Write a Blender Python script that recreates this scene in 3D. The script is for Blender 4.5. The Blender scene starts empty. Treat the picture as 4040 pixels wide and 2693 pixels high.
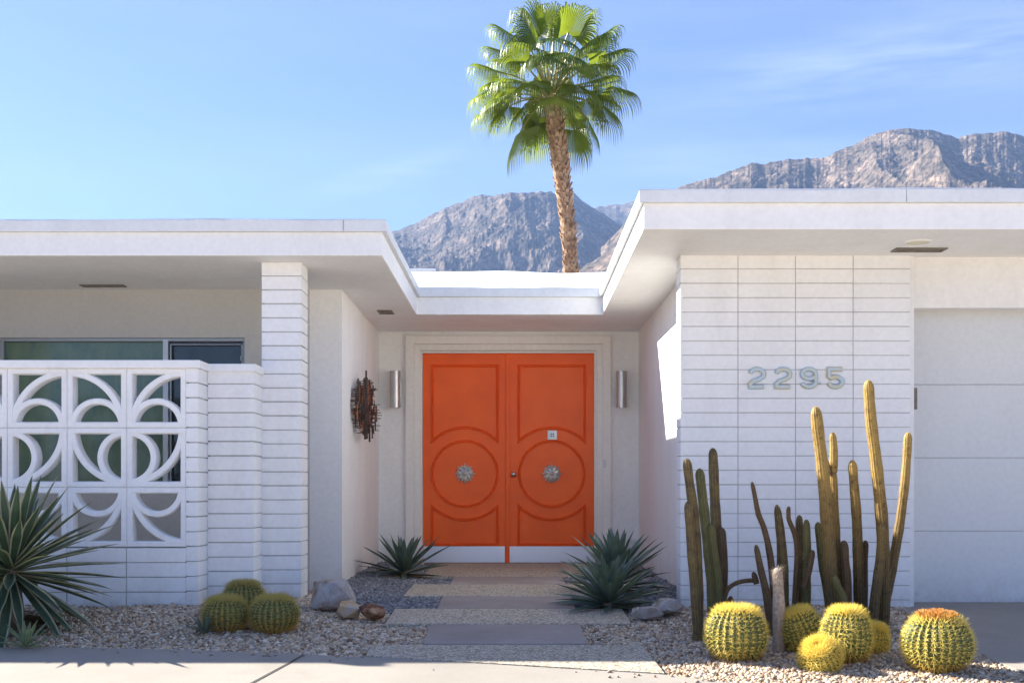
import bpy, bmesh, math, random
import numpy as np
from mathutils import Vector, Matrix, Quaternion
sc = bpy.context.scene
COL = sc.collection
R = math.radians
F = 2600.0; CX = 1182.0; HY = 1117.0; EYE = 0.82
SL = 0.055
def P(px, py, s):
    return ((px-CX)/s, F/s, EYE+(HY-py)/s)
def X(px, s): return (px-CX)/s
def Z(py, s): return EYE+(HY-py)/s
def gz(x, y):
    return -SL*(8.6-y) if y < 8.6 else 0.0
def gy(py):
    return 3361.8/(py-974.0) if py > 1365 else 2132.0/(py-HY)
def G(px, py):
    y = gy(py); return ((px-CX)*y/F, y)

# ------------------------------------------------------------ materials
def mat(name, base=(.8,.8,.8), rough=.6, metal=0.0, spec=.5):
    m = bpy.data.materials.new(name); m.use_nodes = True
    nt = m.node_tree; b = nt.nodes['Principled BSDF']
    b.inputs['Base Color'].default_value = (*base, 1); b.inputs['Roughness'].default_value = rough
    b.inputs['Metallic'].default_value = metal; b.inputs['Specular IOR Level'].default_value = spec
    return m, nt, b
def node(nt, t, **k):
    n = nt.nodes.new(t)
    for a, v in k.items():
        if a.startswith('i_'): n.inputs[a[2:].replace('_', ' ')].default_value = v
        else: setattr(n, a, v)
    return n
def coords(nt, scale=1.0, kind='Object'):
    tc = node(nt, 'ShaderNodeTexCoord'); mp = node(nt, 'ShaderNodeMapping')
    mp.inputs['Scale'].default_value = scale if hasattr(scale, '__len__') else (scale,)*3
    nt.links.new(tc.outputs[kind], mp.inputs[0]); return mp.outputs[0]
def noise(nt, vec, scale, detail=5, rough=.55):
    n = node(nt, 'ShaderNodeTexNoise'); n.inputs['Scale'].default_value = scale
    n.inputs['Detail'].default_value = detail; n.inputs['Roughness'].default_value = rough
    nt.links.new(vec, n.inputs['Vector']); return n.outputs['Fac']
def ramp(nt, fac, stops):
    r = node(nt, 'ShaderNodeValToRGB'); e = r.color_ramp.elements
    while len(e) < len(stops): e.new(.5)
    for q, (p, c) in zip(e, stops):
        q.position = p; q.color = (*c, 1) if len(c) == 3 else c
    nt.links.new(fac, r.inputs[0]); return r.outputs[0]
def bump(nt, b, h, strength=.3, dist=.01):
    n = node(nt, 'ShaderNodeBump'); n.inputs['Strength'].default_value = strength
    n.inputs['Distance'].default_value = dist
    nt.links.new(h, n.inputs['Height']); nt.links.new(n.outputs[0], b.inputs['Normal'])
def mixc(nt, fac, a, b_, mode='MIX'):
    n = node(nt, 'ShaderNodeMix', data_type='RGBA', blend_type=mode)
    for s, v in ((n.inputs[0], fac), (n.inputs[6], a), (n.inputs[7], b_)):
        if isinstance(v, (int, float)): s.default_value = v
        elif isinstance(v, tuple): s.default_value = (*v, 1) if len(v) == 3 else v
        else: nt.links.new(v, s)
    return n.outputs[2]
def noisy(name, c1, c2, scale, rough=.6, bs=.3, bscale=None, metal=0., spec=.4, bd=.005, kind='Object', lo=.35, hi=.65):
    m, nt, b = mat(name, c1, rough, metal, spec)
    v = coords(nt, 1.0, kind)
    f = noise(nt, v, scale)
    nt.links.new(ramp(nt, f, [(lo, c1), (hi, c2)]), b.inputs['Base Color'])
    if bs: bump(nt, b, noise(nt, v, bscale or scale*8, 3), bs, bd)
    return m

M = {}
def stained(name, c, dirt, amount, rough, bscale, bs):
    m, nt, b = mat(name, c, rough, 0, .35)
    v = coords(nt, 1)
    v2 = coords(nt, (3.0, 3.0, .8))
    f = ramp(nt, noise(nt, v2, 1.2, 6, .62), [(.45, (0,0,0)), (.8, (1,1,1))])
    g = ramp(nt, noise(nt, v, 26, 4, .6), [(.3, (.94,.94,.94)), (.7, (1.02,1.02,1.02))])
    mm = node(nt, 'ShaderNodeMath', operation='MULTIPLY'); nt.links.new(f, mm.inputs[0]); mm.inputs[1].default_value = amount
    col = mixc(nt, mm.outputs[0], c, dirt)
    col = mixc(nt, 1.0, col, g, 'MULTIPLY')
    sp = node(nt, 'ShaderNodeSeparateXYZ'); nt.links.new(v, sp.inputs[0])
    zr = ramp(nt, sp.outputs[2], [(.0,(1,1,1)), (.20,(0,0,0))])
    sn_ = ramp(nt, noise(nt, v, 9, 5, .7), [(.35,(0,0,0)), (.7,(1,1,1))])
    m2 = node(nt, 'ShaderNodeMath', operation='MULTIPLY'); nt.links.new(zr, m2.inputs[0]); nt.links.new(sn_, m2.inputs[1])
    m3 = node(nt, 'ShaderNodeMath', operation='MULTIPLY'); nt.links.new(m2.outputs[0], m3.inputs[0]); m3.inputs[1].default_value = .5
    col = mixc(nt, m3.outputs[0], col, (.42,.36,.29))
    nt.links.new(col, b.inputs['Base Color'])
    bump(nt, b, noise(nt, v, bscale, 4), bs, .004)
    return m
M['stucco'] = stained('white_stucco', (.87,.86,.835), (.66,.64,.60), .35, .75, 120, .35)
M['brick'] = stained('white_painted_block', (.86,.86,.85), (.62,.62,.60), .35, .6, 55, .45)
M['mortar'] = stained('painted_mortar', (.74,.74,.72), (.52,.51,.48), .4, .8, 60, .4)
M['fascia'] = stained('white_fascia', (.85,.85,.84), (.66,.66,.65), .35, .55, 40, .12)
M['band'] = stained('white_roof_edge', (.74,.765,.775), (.55,.57,.58), .4, .5, 14, .5)
M['mortar_shadow'] = stained('recessed_mortar', (.50,.50,.49), (.30,.29,.27), .7, .8, 60, .4)  # mortar darkened so the groove shade sits in its colour
M['foam'] = stained('white_roof_coating', (.8,.8,.79), (.62,.6,.56), .5, .7, 9, .8)
M['trim'] = stained('cream_trim', (.83,.80,.74), (.66,.63,.58), .4, .5, 40, .08)
M['garage'] = stained('garage_paint', (.70,.715,.71), (.62,.63,.62), .4, .5, 30, .08)
M['orange'] = noisy('orange_paint', (.93,.135,.012), (.86,.115,.010), 3, .42, .1, 60, spec=.35, bd=.002)
M['steel'], nt, b = mat('brushed_steel', (.55,.54,.52), .32, 1.0)
bump(nt, b, noise(nt, coords(nt, (200,200,4)), 3, 3), .12, .002)
M['kick'], nt, b = mat('kick_plate', (.82,.84,.86), .3, .85)
v = coords(nt, (2,2,2)); nt.links.new(ramp(nt, noise(nt, v, 6, 4), [(.3,(.30,)*3), (.7,(.5,)*3)]), b.inputs['Roughness'])
M['pewter'], nt, b = mat('pewter', (.58,.56,.52), .28, .95)
M['alum'], nt, b = mat('aluminium', (.34,.36,.37), .4, .6)
M['dark'], nt, b = mat('dark_slot', (.03,.028,.025), .7)
M['vent'] = noisy('vent_metal', (.22,.19,.15), (.14,.12,.10), 30, .6, .2)
M['lens'], nt, b = mat('lamp_lens', (.72,.68,.52), .4)
M['room'], nt, b = mat('dark_room', (.05,.06,.055), .9)
# window glass: opaque pane, the green pane's garden reflection painted as mottled colour
def glassmat(name, c1, c2, rough):
    m, nt, b = mat(name, c1, rough, 0, .8)
    v = coords(nt, (2.6,1,1.1)); f = noise(nt, v, 3.4, 7, .7)
    nt.links.new(ramp(nt, f, [(.3,c1),(.7,c2)]), b.inputs['Base Color']); return m
M['glass_green_refl'] = glassmat('green_reflection_glass', (.075,.15,.115), (.17,.25,.135), .12)
M['glass_dark'] = glassmat('dark_tinted_glass', (.012,.022,.024), (.03,.045,.05), .08)
M['copper'] = noisy('copper_patches', (.55,.20,.08), (.30,.09,.04), 40, .4, .3, metal=.6)
M['iron'] = noisy('blackened_iron', (.055,.04,.035), (.13,.09,.075), 30, .5, .4, metal=.5)
M['digit_a'] = noisy('weathered_cream_digit', (.62,.58,.40), (.52,.62,.66), 9, .4, .1, lo=.42, hi=.58)
M['digit_b'] = noisy('pale_blue_digit', (.30,.50,.68), (.50,.45,.28), 7, .35, .1, lo=.45, hi=.6)
# ground
def concrete(name, c1, c2, c3, sc_=1.0):
    m, nt, b = mat(name, c1, .8, 0, .3)
    v = coords(nt, 1); f = noise(nt, v, .9*sc_, 7, .65)
    col = ramp(nt, f, [(.3, c1), (.55, c2), (.75, c3)])
    g = ramp(nt, noise(nt, v, 160, 3, .7), [(.3, (.86,)*3), (.7, (1.08,)*3)])
    nt.links.new(mixc(nt, 1.0, col, g, 'MULTIPLY'), b.inputs['Base Color'])
    bump(nt, b, noise(nt, v, 90, 5), .35, .004); return m
M['concrete'] = concrete('driveway_concrete', (.275,.248,.214), (.32,.288,.25), (.235,.21,.18))
M['mauve'] = concrete('mauve_concrete', (.25,.21,.19), (.32,.275,.25), (.44,.39,.365), 1.6)
def aggregate():
    m, nt, b = mat('exposed_aggregate', (.4,.35,.28), .8, 0, .3)
    v = coords(nt, 1); vo = node(nt, 'ShaderNodeTexVoronoi'); vo.inputs['Scale'].default_value = 75
    nt.links.new(v, vo.inputs['Vector'])
    sep = node(nt, 'ShaderNodeSeparateColor'); nt.links.new(vo.outputs['Color'], sep.inputs[0])
    c = ramp(nt, sep.outputs[0], [(0,(.30,.24,.18)), (.35,(.56,.48,.37)), (.7,(.66,.60,.49)), (1,(.42,.40,.37))])
    e = ramp(nt, vo.outputs['Distance'], [(.25,(1,1,1)), (.75,(.5,.48,.44))])
    nt.links.new(mixc(nt, 1., c, e, 'MULTIPLY'), b.inputs['Base Color'])
    bump(nt, b, vo.outputs['Distance'], -.5, .006); return m
M['aggregate'] = aggregate()
def groundmat():
    m, nt, b = mat('desert_ground', (.3,.24,.18), .9, 0, .2)
    v = coords(nt, 1); vo = node(nt, 'ShaderNodeTexVoronoi'); vo.inputs['Scale'].default_value = 45
    nt.links.new(v, vo.inputs['Vector'])
    sep = node(nt, 'ShaderNodeSeparateColor'); nt.links.new(vo.outputs['Color'], sep.inputs[0])
    c = ramp(nt, sep.outputs[0], [(0,(.20,.15,.12)), (.5,(.36,.29,.23)), (1,(.45,.38,.31))])
    nt.links.new(c, b.inputs['Base Color']); bump(nt, b, vo.outputs['Distance'], -.4, .01); return m
M['ground'] = groundmat()
M['asphalt'] = concrete('asphalt', (.26,.24,.21), (.30,.28,.25), (.24,.22,.20))
def stonemat(name, rough=.75):
    m, nt, b = mat(name, (.4,.35,.3), rough, 0, .3)
    at = node(nt, 'ShaderNodeAttribute', attribute_name='tint')
    v = coords(nt, 1); g = ramp(nt, noise(nt, v, 140, 3), [(.3,(.75,)*3), (.7,(1.15,)*3)])
    nt.links.new(mixc(nt, 1., at.outputs['Color'], g, 'MULTIPLY'), b.inputs['Base Color'])
    return m
M['stone'] = stonemat('pebble_stone')
def rockmat(name, stops, sc_=6):
    m, nt, b = mat(name, (.3,.25,.2), .8, 0, .3)
    v = coords(nt, 1)
    nt.links.new(ramp(nt, noise(nt, v, sc_, 8, .65), stops), b.inputs['Base Color'])
    bump(nt, b, noise(nt, v, sc_*5, 6, .7), .6, .02); return m
M['rock_grey'] = rockmat('grey_boulder', [(.36,(.22,.10,.05)), (.44,(.36,.28,.22)), (.52,(.46,.42,.39)), (.60,(.36,.33,.32)), (.68,(.38,.25,.15))])
M['rock_tan'] = rockmat('tan_boulder', [(.38,(.36,.17,.07)), (.5,(.52,.36,.20)), (.62,(.46,.41,.37))], 8)
M['rock_brown'] = rockmat('rust_boulder', [(.38,(.07,.03,.02)), (.5,(.20,.08,.04)), (.62,(.42,.27,.16))], 9)
# foliage
def leafmat(name, stops, rough=.45, trans=.25, tcol=(.35,.5,.08), nscale=3, namt=.35, kind='UV'):
    m, nt, b = mat(name, stops[0][1], rough, 0, .45)
    tc = node(nt, 'ShaderNodeTexCoord'); sp = node(nt, 'ShaderNodeSeparateXYZ')
    nt.links.new(tc.outputs['UV'], sp.inputs[0])
    c = ramp(nt, sp.outputs[0], stops)
    g = ramp(nt, noise(nt, coords(nt, 1), nscale, 4), [(.3,(1-namt,)*3), (.7,(1+namt*.6,)*3)])
    c = mixc(nt, 1., c, g, 'MULTIPLY')
    nt.links.new(c, b.inputs['Base Color'])
    if trans:
        t = node(nt, 'ShaderNodeBsdfTranslucent'); t.inputs[0].default_value = (*tcol, 1)
        nt.links.new(mixc(nt, 1., tcol, g, 'MULTIPLY'), t.inputs[0])
        mx = node(nt, 'ShaderNodeMixShader'); mx.inputs[0].default_value = trans
        out = nt.nodes['Material Output']
        nt.links.new(b.outputs[0], mx.inputs[1]); nt.links.new(t.outputs[0], mx.inputs[2]); nt.links.new(mx.outputs[0], out.inputs[0])
    return m
M['agave_blue'] = leafmat('blue_green_agave', [(0,(.22,.23,.15)), (.10,(.075,.115,.098)), (.5,(.12,.17,.145)), (.90,(.075,.115,.098)), (1,(.22,.23,.15))], trans=.06, nscale=9)
M['yucca'] = leafmat('striped_agave', [(0,(.36,.35,.22)), (.10,(.36,.35,.22)), (.22,(.032,.062,.045)), (.5,(.05,.09,.055)), (.78,(.032,.062,.045)), (.90,(.36,.35,.22)), (1,(.36,.35,.22))], trans=.07, nscale=7)
M['agave_pale'] = leafmat('pale_agave', [(0,(.40,.40,.22)), (.2,(.15,.22,.12)), (.5,(.20,.28,.16)), (.8,(.15,.22,.12)), (1,(.40,.40,.22))], trans=.1, nscale=9)
M['deadleaf'] = leafmat('dry_leaf', [(0,(.20,.13,.07)), (1,(.14,.09,.05))], trans=.05)
M['palm'] = leafmat('palm_leaf', [(0,(.04,.10,.018)), (.45,(.06,.13,.024)), (.8,(.10,.155,.034)), (1,(.30,.25,.10))], trans=.36, tcol=(.30,.38,.03), nscale=1.6, rough=.38)
M['petiole'] = noisy('palm_petiole', (.22,.26,.09), (.30,.24,.09), 8, .45, .1)
M['trunk'] = noisy('palm_bark', (.19,.11,.07), (.42,.29,.19), 7, .85, .8, 30, bd=.03)
M['boot'] = noisy('palm_boots', (.26,.15,.085), (.52,.38,.26), 5, .8, .6, 20, bd=.02)
M['cactus'] = noisy('olive_cactus', (.07,.045,.02), (.15,.11,.034), 20, .6, .5, 90)
def lit_top_stem():
    m, nt, b = mat('lit_top_golden_cactus', (.2,.14,.04), .6, 0, .4)
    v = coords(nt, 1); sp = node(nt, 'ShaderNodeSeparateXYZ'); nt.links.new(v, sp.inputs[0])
    c = ramp(nt, sp.outputs[2], [(.30,(.085,.06,.022)), (.75,(.19,.12,.03)), (1.0,(.32,.215,.06))])  # dark foot and bright top paint roof shade and sun into the stem
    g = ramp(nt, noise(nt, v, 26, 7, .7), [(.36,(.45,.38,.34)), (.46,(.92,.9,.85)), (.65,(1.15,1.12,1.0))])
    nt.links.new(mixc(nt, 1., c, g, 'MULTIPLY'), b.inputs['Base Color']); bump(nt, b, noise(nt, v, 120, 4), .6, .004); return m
M['cactus_lit_top'] = lit_top_stem()
M['cactus_green'] = noisy('green_cactus', (.085,.085,.026), (.12,.115,.038), 14, .6, .5, 90)
M['cactus_dark'] = noisy('brown_cactus', (.07,.038,.022), (.10,.065,.03), 12, .6, .6, 60)
M['barrel'] = noisy('barrel_skin', (.05,.075,.02), (.085,.10,.026), 20, .55, .3, 90)
def spinemat(name, c, tc_, tr=.35):
    m, nt, b = mat(name, c, .45, 0, .4)
    t = node(nt, 'ShaderNodeBsdfTranslucent'); t.inputs[0].default_value = (*tc_, 1)
    mx = node(nt, 'ShaderNodeMixShader'); mx.inputs[0].default_value = tr
    nt.links.new(b.outputs[0], mx.inputs[1]); nt.links.new(t.outputs[0], mx.inputs[2]); nt.links.new(mx.outputs[0], nt.nodes['Material Output'].inputs[0])
    return m
M['spine'] = spinemat('yellow_spines', (.88,.70,.16), (.9,.72,.18))
M['spine_old'] = spinemat('amber_spines', (.66,.38,.09), (.66,.4,.1))
M['spine_gold'] = spinemat('golden_fuzz', (.80,.58,.22), (.85,.6,.2), .6)
M['wool'] = spinemat('yellow_wool', (.80,.62,.06), (.8,.6,.06), .3)
M['flower'] = spinemat('dried_orange_flowers', (.66,.34,.09), (.6,.25,.06))
M['brownfl'] = spinemat('dried_brown_fruits', (.14,.055,.03), (.14,.06,.03), .15)
M['hair'] = spinemat('white_hair', (.66,.58,.50), (.6,.5,.42), .3)
M['hairskin'] = noisy('scaly_cactus_skin', (.46,.38,.31), (.28,.22,.17), 60, .8, .8, 60)

# ------------------------------------------------------------ object helpers
def tag(o, label=None, cat=None, group=None, kind=None):
    if label: o['label'] = label
    if cat: o['category'] = cat
    if group: o['group'] = group
    if kind: o['kind'] = kind
    return o
def empty(name, loc, label=None, cat=None, group=None):
    o = bpy.data.objects.new(name, None); COL.objects.link(o); o.location = loc
    o.empty_display_size = .1
    o['_w'] = tuple(loc)
    return tag(o, label, cat, group)
def worldof(o):
    w = Vector((0,0,0))
    while o is not None: w += o.location; o = o.parent
    return w
class MB:
    def __init__(s): s.v = []; s.f = []; s.m = []; s.uv = {}
    def quad(s, a, b, c, d, m=0):
        n = len(s.v); s.v += [a, b, c, d]; s.f.append((n, n+1, n+2, n+3)); s.m.append(m)
    def box(s, x0, x1, y0, y1, z0, z1, m=0):
        n = len(s.v)
        s.v += [(x,y,z) for z in (z0,z1) for y in (y0,y1) for x in (x0,x1)]
        for q in ((0,2,3,1),(4,5,7,6),(0,1,5,4),(2,6,7,3),(0,4,6,2),(1,3,7,5)):
            s.f.append(tuple(n+i for i in q)); s.m.append(m)
        return s
    def grid(s, rows, closed_u=False, m=0, uvs=None, cap0=False, cap1=False):
        n = len(s.v); W = len(rows[0])
        for r in rows: s.v += list(r)
        for i in range(len(rows)-1):
            for j in range(W if closed_u else W-1):
                k = (j+1) % W
                s.f.append((n+i*W+j, n+i*W+k, n+(i+1)*W+k, n+(i+1)*W+j)); s.m.append(m)
                if uvs: s.uv[len(s.f)-1] = [uvs[i][j], uvs[i][k], uvs[i+1][k], uvs[i+1][j]]
        if cap0: s.f.append(tuple(n+j for j in range(W))[::-1]); s.m.append(m)
        if cap1: s.f.append(tuple(n+(len(rows)-1)*W+j for j in range(W))); s.m.append(m)
    def tube(s, pts, rad, seg=8, m=0, caps=True):
        pts = [Vector(p) for p in pts]; rows = []
        ref = Vector((.13,.97,.2))
        for i, p in enumerate(pts):
            t = (pts[min(i+1, len(pts)-1)]-pts[max(i-1, 0)]).normalized()
            a = t.cross(ref)
            if a.length < .1: a = t.cross(Vector((1,0,0)))
            a.normalize(); b = t.cross(a)
            r = rad[i] if hasattr(rad, '__len__') else rad
            rows.append([tuple(p+a*math.cos(q)*r+b*math.sin(q)*r) for q in [2*math.pi*k/seg for k in range(seg)]])
        s.grid(rows, True, m, cap0=caps, cap1=caps)
    def tri(s, a, b, c, m=0):
        n = len(s.v); s.v += [a,b,c]; s.f.append((n,n+1,n+2)); s.m.append(m)
    def sweep(s, path, prof, yb, closed=True, pclosed=False, m=0, caps=True):
        """path: 2-D points in the x,z plane; prof: (offset, height towards -y)"""
        n = len(path); rows = []
        for i, p in enumerate(path):
            a = path[(i-1) % n] if (closed or i > 0) else None
            c = path[(i+1) % n] if (closed or i < n-1) else None
            d1 = Vector((p[0]-a[0], p[1]-a[1])).normalized() if a is not None else None
            d2 = Vector((c[0]-p[0], c[1]-p[1])).normalized() if c is not None else None
            if d1 is None: d1 = d2
            if d2 is None: d2 = d1
            n1 = Vector((-d1.y, d1.x)); n2 = Vector((-d2.y, d2.x))
            k = n1+n2; k = k/max(.35, k.dot(n1)) if k.length > 1e-6 else n1
            rows.append([(p[0]+k.x*o, yb-h, p[1]+k.y*o) for o, h in prof])
        if closed: rows.append(rows[0])
        s.grid(rows, pclosed, m, cap0=(pclosed and not closed and caps), cap1=(pclosed and not closed and caps))
    def build(s, name, mats, parent=None, origin=None, smooth=False, bevel=0, norm=True):
        me = bpy.data.meshes.new(name)
        off = worldof(parent) if parent is not None else Vector(origin or (0,0,0))
        vv = np.array(s.v, dtype=np.float64).reshape(-1,3)-np.array(off)
        me.from_pydata(vv.tolist(), [], s.f)
        if not isinstance(mats, (list, tuple)): mats = [mats]
        for q in mats: me.materials.append(q)
        if len(mats) > 1: me.polygons.foreach_set('material_index', s.m)
        if s.uv:
            ul = me.uv_layers.new(name='UVMap')
            for fi, u in s.uv.items():
                ls = me.polygons[fi].loop_start
                for k, q in enumerate(u): ul.data[ls+k].uv = q
        if norm and not s.uv and len(s.f) < 60000:
            bm = bmesh.new(); bm.from_mesh(me); bmesh.ops.recalc_face_normals(bm, faces=bm.faces)
            bm.to_mesh(me); bm.free()
        if smooth: me.polygons.foreach_set('use_smooth', [True]*len(me.polygons))
        o = bpy.data.objects.new(name, me); COL.objects.link(o)
        if parent is not None: o.parent = parent
        else: o.location = off
        if bevel:
            b = o.modifiers.new('bevel', 'BEVEL'); b.width = bevel; b.segments = 2; b.limit_method = 'ANGLE'; b.angle_limit = R(40)
        return o
def struct(o): o['kind'] = 'structure'; return o

# ------------------------------------------------------------ sun and sky
SUN = Vector((1.5, -.655, -1.0)).normalized()
ld = bpy.data.lights.new('sun', 'SUN'); ld.energy = 5.0; ld.angle = R(.55); ld.color = (1.0, .95, .84)
lo = bpy.data.objects.new('sun', ld); COL.objects.link(lo)
lo.rotation_euler = SUN.to_track_quat('-Z', 'Y').to_euler(); lo.location = (-15, 6, 10)
w = bpy.data.worlds.new('World'); sc.world = w; w.use_nodes = True
nt = w.node_tree; bg = nt.nodes['Background']
sky = nt.nodes.new('ShaderNodeTexSky'); sky.sky_type = 'NISHITA'; sky.sun_disc = False
sky.sun_elevation = math.asin(-SUN.z); sky.sun_rotation = math.atan2(-SUN.x, -SUN.y)
sky.altitude = 150; sky.air_density = 1.0; sky.dust_density = .4; sky.ozone_density = 5.0
tc = node(nt, 'ShaderNodeTexCoord')
def cloud(rot, scale, nscale, lo_, hi_, off=(0,0,0)):
    mp = node(nt, 'ShaderNodeMapping'); mp.inputs['Rotation'].default_value = rot
    mp.inputs['Scale'].default_value = scale; mp.inputs['Location'].default_value = off
    nt.links.new(tc.outputs['Generated'], mp.inputs[0])
    f = noise(nt, mp.outputs[0], nscale, 8, .6)
    return ramp(nt, f, [(lo_, (0,0,0)), (hi_, (1,1,1))])
c1 = cloud((0, R(-9), 0), (1.0, 1.0, 7.0), 1.9, .44, .80, (1.3,.2,.7))
c2 = cloud((0, R(-14), 0), (2.2, 2.2, 22.0), 3.0, .36, .72, (4.1,2.0,.3))
sx = node(nt, 'ShaderNodeSeparateXYZ'); nt.links.new(tc.outputs['Generated'], sx.inputs[0])
def mth(op, a, b=None, c=None):
    n = node(nt, 'ShaderNodeMath', operation=op)
    for k, q in enumerate((a, b, c)):
        if q is None: continue
        if isinstance(q, (int, float)): n.inputs[k].default_value = q
        else: nt.links.new(q, n.inputs[k])
    return n.outputs[0]
ysafe = mth('MAXIMUM', sx.outputs[1], .05)
uu = mth('DIVIDE', sx.outputs[0], ysafe); vv = mth('DIVIDE', sx.outputs[2], ysafe)
def mr(x, a, b, c, d):
    n = node(nt, 'ShaderNodeMapRange', interpolation_type='SMOOTHSTEP'); nt.links.new(x, n.inputs[0])
    for k, q in enumerate((a, b, c, d)): n.inputs[k+1].default_value = q
    return n.outputs[0]
def wisp(u0, v0, slope, half, ua, ub, uc, ud):
    d = mth('ABSOLUTE', mth('SUBTRACT', vv, mth('ADD', mth('MULTIPLY', mth('SUBTRACT', uu, u0), slope), v0)))
    return mth('MULTIPLY', mth('MULTIPLY', mr(d, 0, half, 1, 0), mth('MULTIPLY', mr(uu, ua, ub, 0, 1), mr(uu, uc, ud, 1, 0))), c2)
w1 = wisp(-.185, .256, .25, .020, -.23, -.10, -.09, -.02)
w2 = wisp(.12, .350, .13, .055, .05, .30, .9, 1.5)
w3 = wisp(.15, .288, .02, .025, .06, .16, .28, .45)
base = mth('MULTIPLY', c1, mr(uu, -.2, .35, .25, .55))
tot = mth('ADD', mth('ADD', mth('MULTIPLY', w1, .75), mth('MULTIPLY', w2, .95)), mth('ADD', mth('MULTIPLY', w3, .5), base))
am = mth('MINIMUM', mth('MULTIPLY', tot, .62), .75)
CLOUD = (3.7, 4.2, 4.8)
tinted = mixc(nt, 1.0, sky.outputs[0], (.72, .69, .86), 'MULTIPLY')
nt.links.new(mixc(nt, am, tinted, CLOUD), bg.inputs[0])
bg.inputs[1].default_value = .050

# ------------------------------------------------------------ camera
cd = bpy.data.cameras.new('camera'); cam = bpy.data.objects.new('camera', cd); COL.objects.link(cam)
cam.location = (0, 0, EYE); cam.rotation_euler = (R(90), 0, 0)
cd.sensor_width = 36; cd.lens = 36*F/2352
cd.shift_y = (HY-784)/2352; cd.shift_x = -(CX-1176)/2352
cd.clip_start = .1; cd.clip_end = 20000
sc.camera = cam

# ------------------------------------------------------------ ground
def sheet(name, poly, zf, m, thick=0):
    bm = bmesh.new()
    vs = [bm.verts.new((x, y, zf(x, y))) for x, y in poly]
    f = bm.faces.new(vs)
    if thick:
        r = bmesh.ops.extrude_face_region(bm, geom=[f])
        for e in r['geom']:
            if isinstance(e, bmesh.types.BMVert): e.co.z -= thick
    bmesh.ops.recalc_face_normals(bm, faces=bm.faces)
    if not thick and bm.faces[:][0].normal.z < 0: bmesh.ops.reverse_faces(bm, faces=bm.faces)
    bmesh.ops.triangulate(bm, faces=[q for q in bm.faces if len(q.verts) > 4])
    me = bpy.data.meshes.new(name); bm.to_mesh(me); bm.free()
    me.materials.append(m); o = bpy.data.objects.new(name, me); COL.objects.link(o)
    return struct(o)
g = MB()
ys = [-3900, -60, -9, 8.6, 14, 60, 3900]; zs = [-2.0, -1.05, -1.02, -.045, -.045, -.05, -1.0]
g.grid([[(x, y, z) for x in (-3900, -40, 40, 3900)] for y, z in zip(ys, zs)])
struct(g.build('ground', M['ground']))
edge = [(-30, 1489), (0,1486), (200,1488), (400,1492), (600,1499), (800,1508), (1000,1516), (1200,1526), (1400,1539), (1540,1551), (1640,1564)]
bedfront = [(1740,1578), (1900,1592), (2200,1605), (2430,1604)]
bedside = [(2450,1588), (2400,1564), (2352,1544), (2300,1524), (2248,1502), (2190,1466), (2140,1437), (2101,1412), (2070,1396)]
E1 = [G(*p) for p in edge]; E2 = [G(*p) for p in bedfront]; E3 = [G(*p) for p in bedside]
plane = lambda x, y: -SL*(8.6-y)
drive = [(-14, E1[0][1])]+E1+E2+E3+[(2.80, 8.02), (2.86, 8.215), (14, 8.215), (14, -9), (-14, -9)]
sheet('driveway', drive, lambda x, y: plane(x, y)+.004, M['concrete'], .08)
M['bounce_apron'] = concrete('bounce_concrete', (.66,.575,.47), (.70,.61,.50), (.60,.52,.43))
rd = MB(); rd.grid([[(x, y, plane(x, y)+.010) for x in (-14, 14)] for y in (-9, 5.2)]); struct(rd.build('unseen_pavement', M['bounce_apron']))  # bright unseen sheet added over the driveway to bounce sunlight onto the facade
rd = MB(); rd.grid([[(-400, y, z), (400, y, z)] for y, z in ((-17.5, -1.0), (-9.1, -1.0))]); struct(rd.build('road', M['asphalt']))
rd = MB(); rd.box(-400, 400, -20, -17.5, -1.2, -.93); struct(rd.build('unseen_pavement', M['concrete']))
# expansion joint in the driveway (a narrow dark strip set in the slab)
j = MB()
a = G(695,1507); b_ = G(575,1572)
dx = b_[0]-a[0]; dy = b_[1]-a[1]; a = (a[0]-dx*.02, a[1]-dy*.02); b_ = (b_[0]+dx*6, b_[1]+dy*6)
n2 = Vector((dy, -dx)).normalized()*.006
pp = [(a[0]+n2.x, a[1]+n2.y), (b_[0]+n2.x, b_[1]+n2.y), (b_[0]-n2.x, b_[1]-n2.y), (a[0]-n2.x, a[1]-n2.y)]
j.quad(*[(x, y, plane(x, y)+.008) for x, y in pp])
struct(j.build('pavement_joint', M['dark']))
# path slabs
SL_W = (-.83, .745); SL_N = (-.535, .42)
cuts = [(11.90, 10.15, SL_W, 'aggregate'), (10.14, 9.36, SL_N, 'mauve'), (9.35, 8.44, SL_W, 'aggregate'), (8.43, 7.87, SL_N, 'mauve'),
        (7.86, 7.27, SL_W, 'aggregate'), (7.25, 6.61, SL_N, 'mauve')]
slabs = []
for k, (ya, yb, (xa, xb), mt) in enumerate(cuts):
    zf = (lambda x, y: gz(0, y)+.014)
    slabs.append([(xa,yb),(xb,yb),(xb,ya),(xa,ya)])
    s = MB(); z1 = gz(0, ya)+.016; z0 = gz(0, yb)+.016
    s.grid([[(xa,yb,z0-.1),(xb,yb,z0-.1)],[(xa,yb,z0),(xb,yb,z0)],[(xa,ya,z1),(xb,ya,z1)],[(xa,ya,z1-.1),(xb,ya,z1-.1)]])
    s.quad((xa,yb,z0-.1),(xa,yb,z0),(xa,ya,z1),(xa,ya,z1-.1)); s.quad((xb,yb,z0-.1),(xb,yb,z0),(xb,ya,z1),(xb,ya,z1-.1))
    struct(s.build('path', M[mt], bevel=.006))
p1 = G(822,1509.5); p2 = G(1527,1550.5)
poly = [(-.83, p1[1]+.012), (p2[0], p2[1]+.012), (.745, 6.59), (-.83, 6.59)]
slabs.append(poly)
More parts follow.
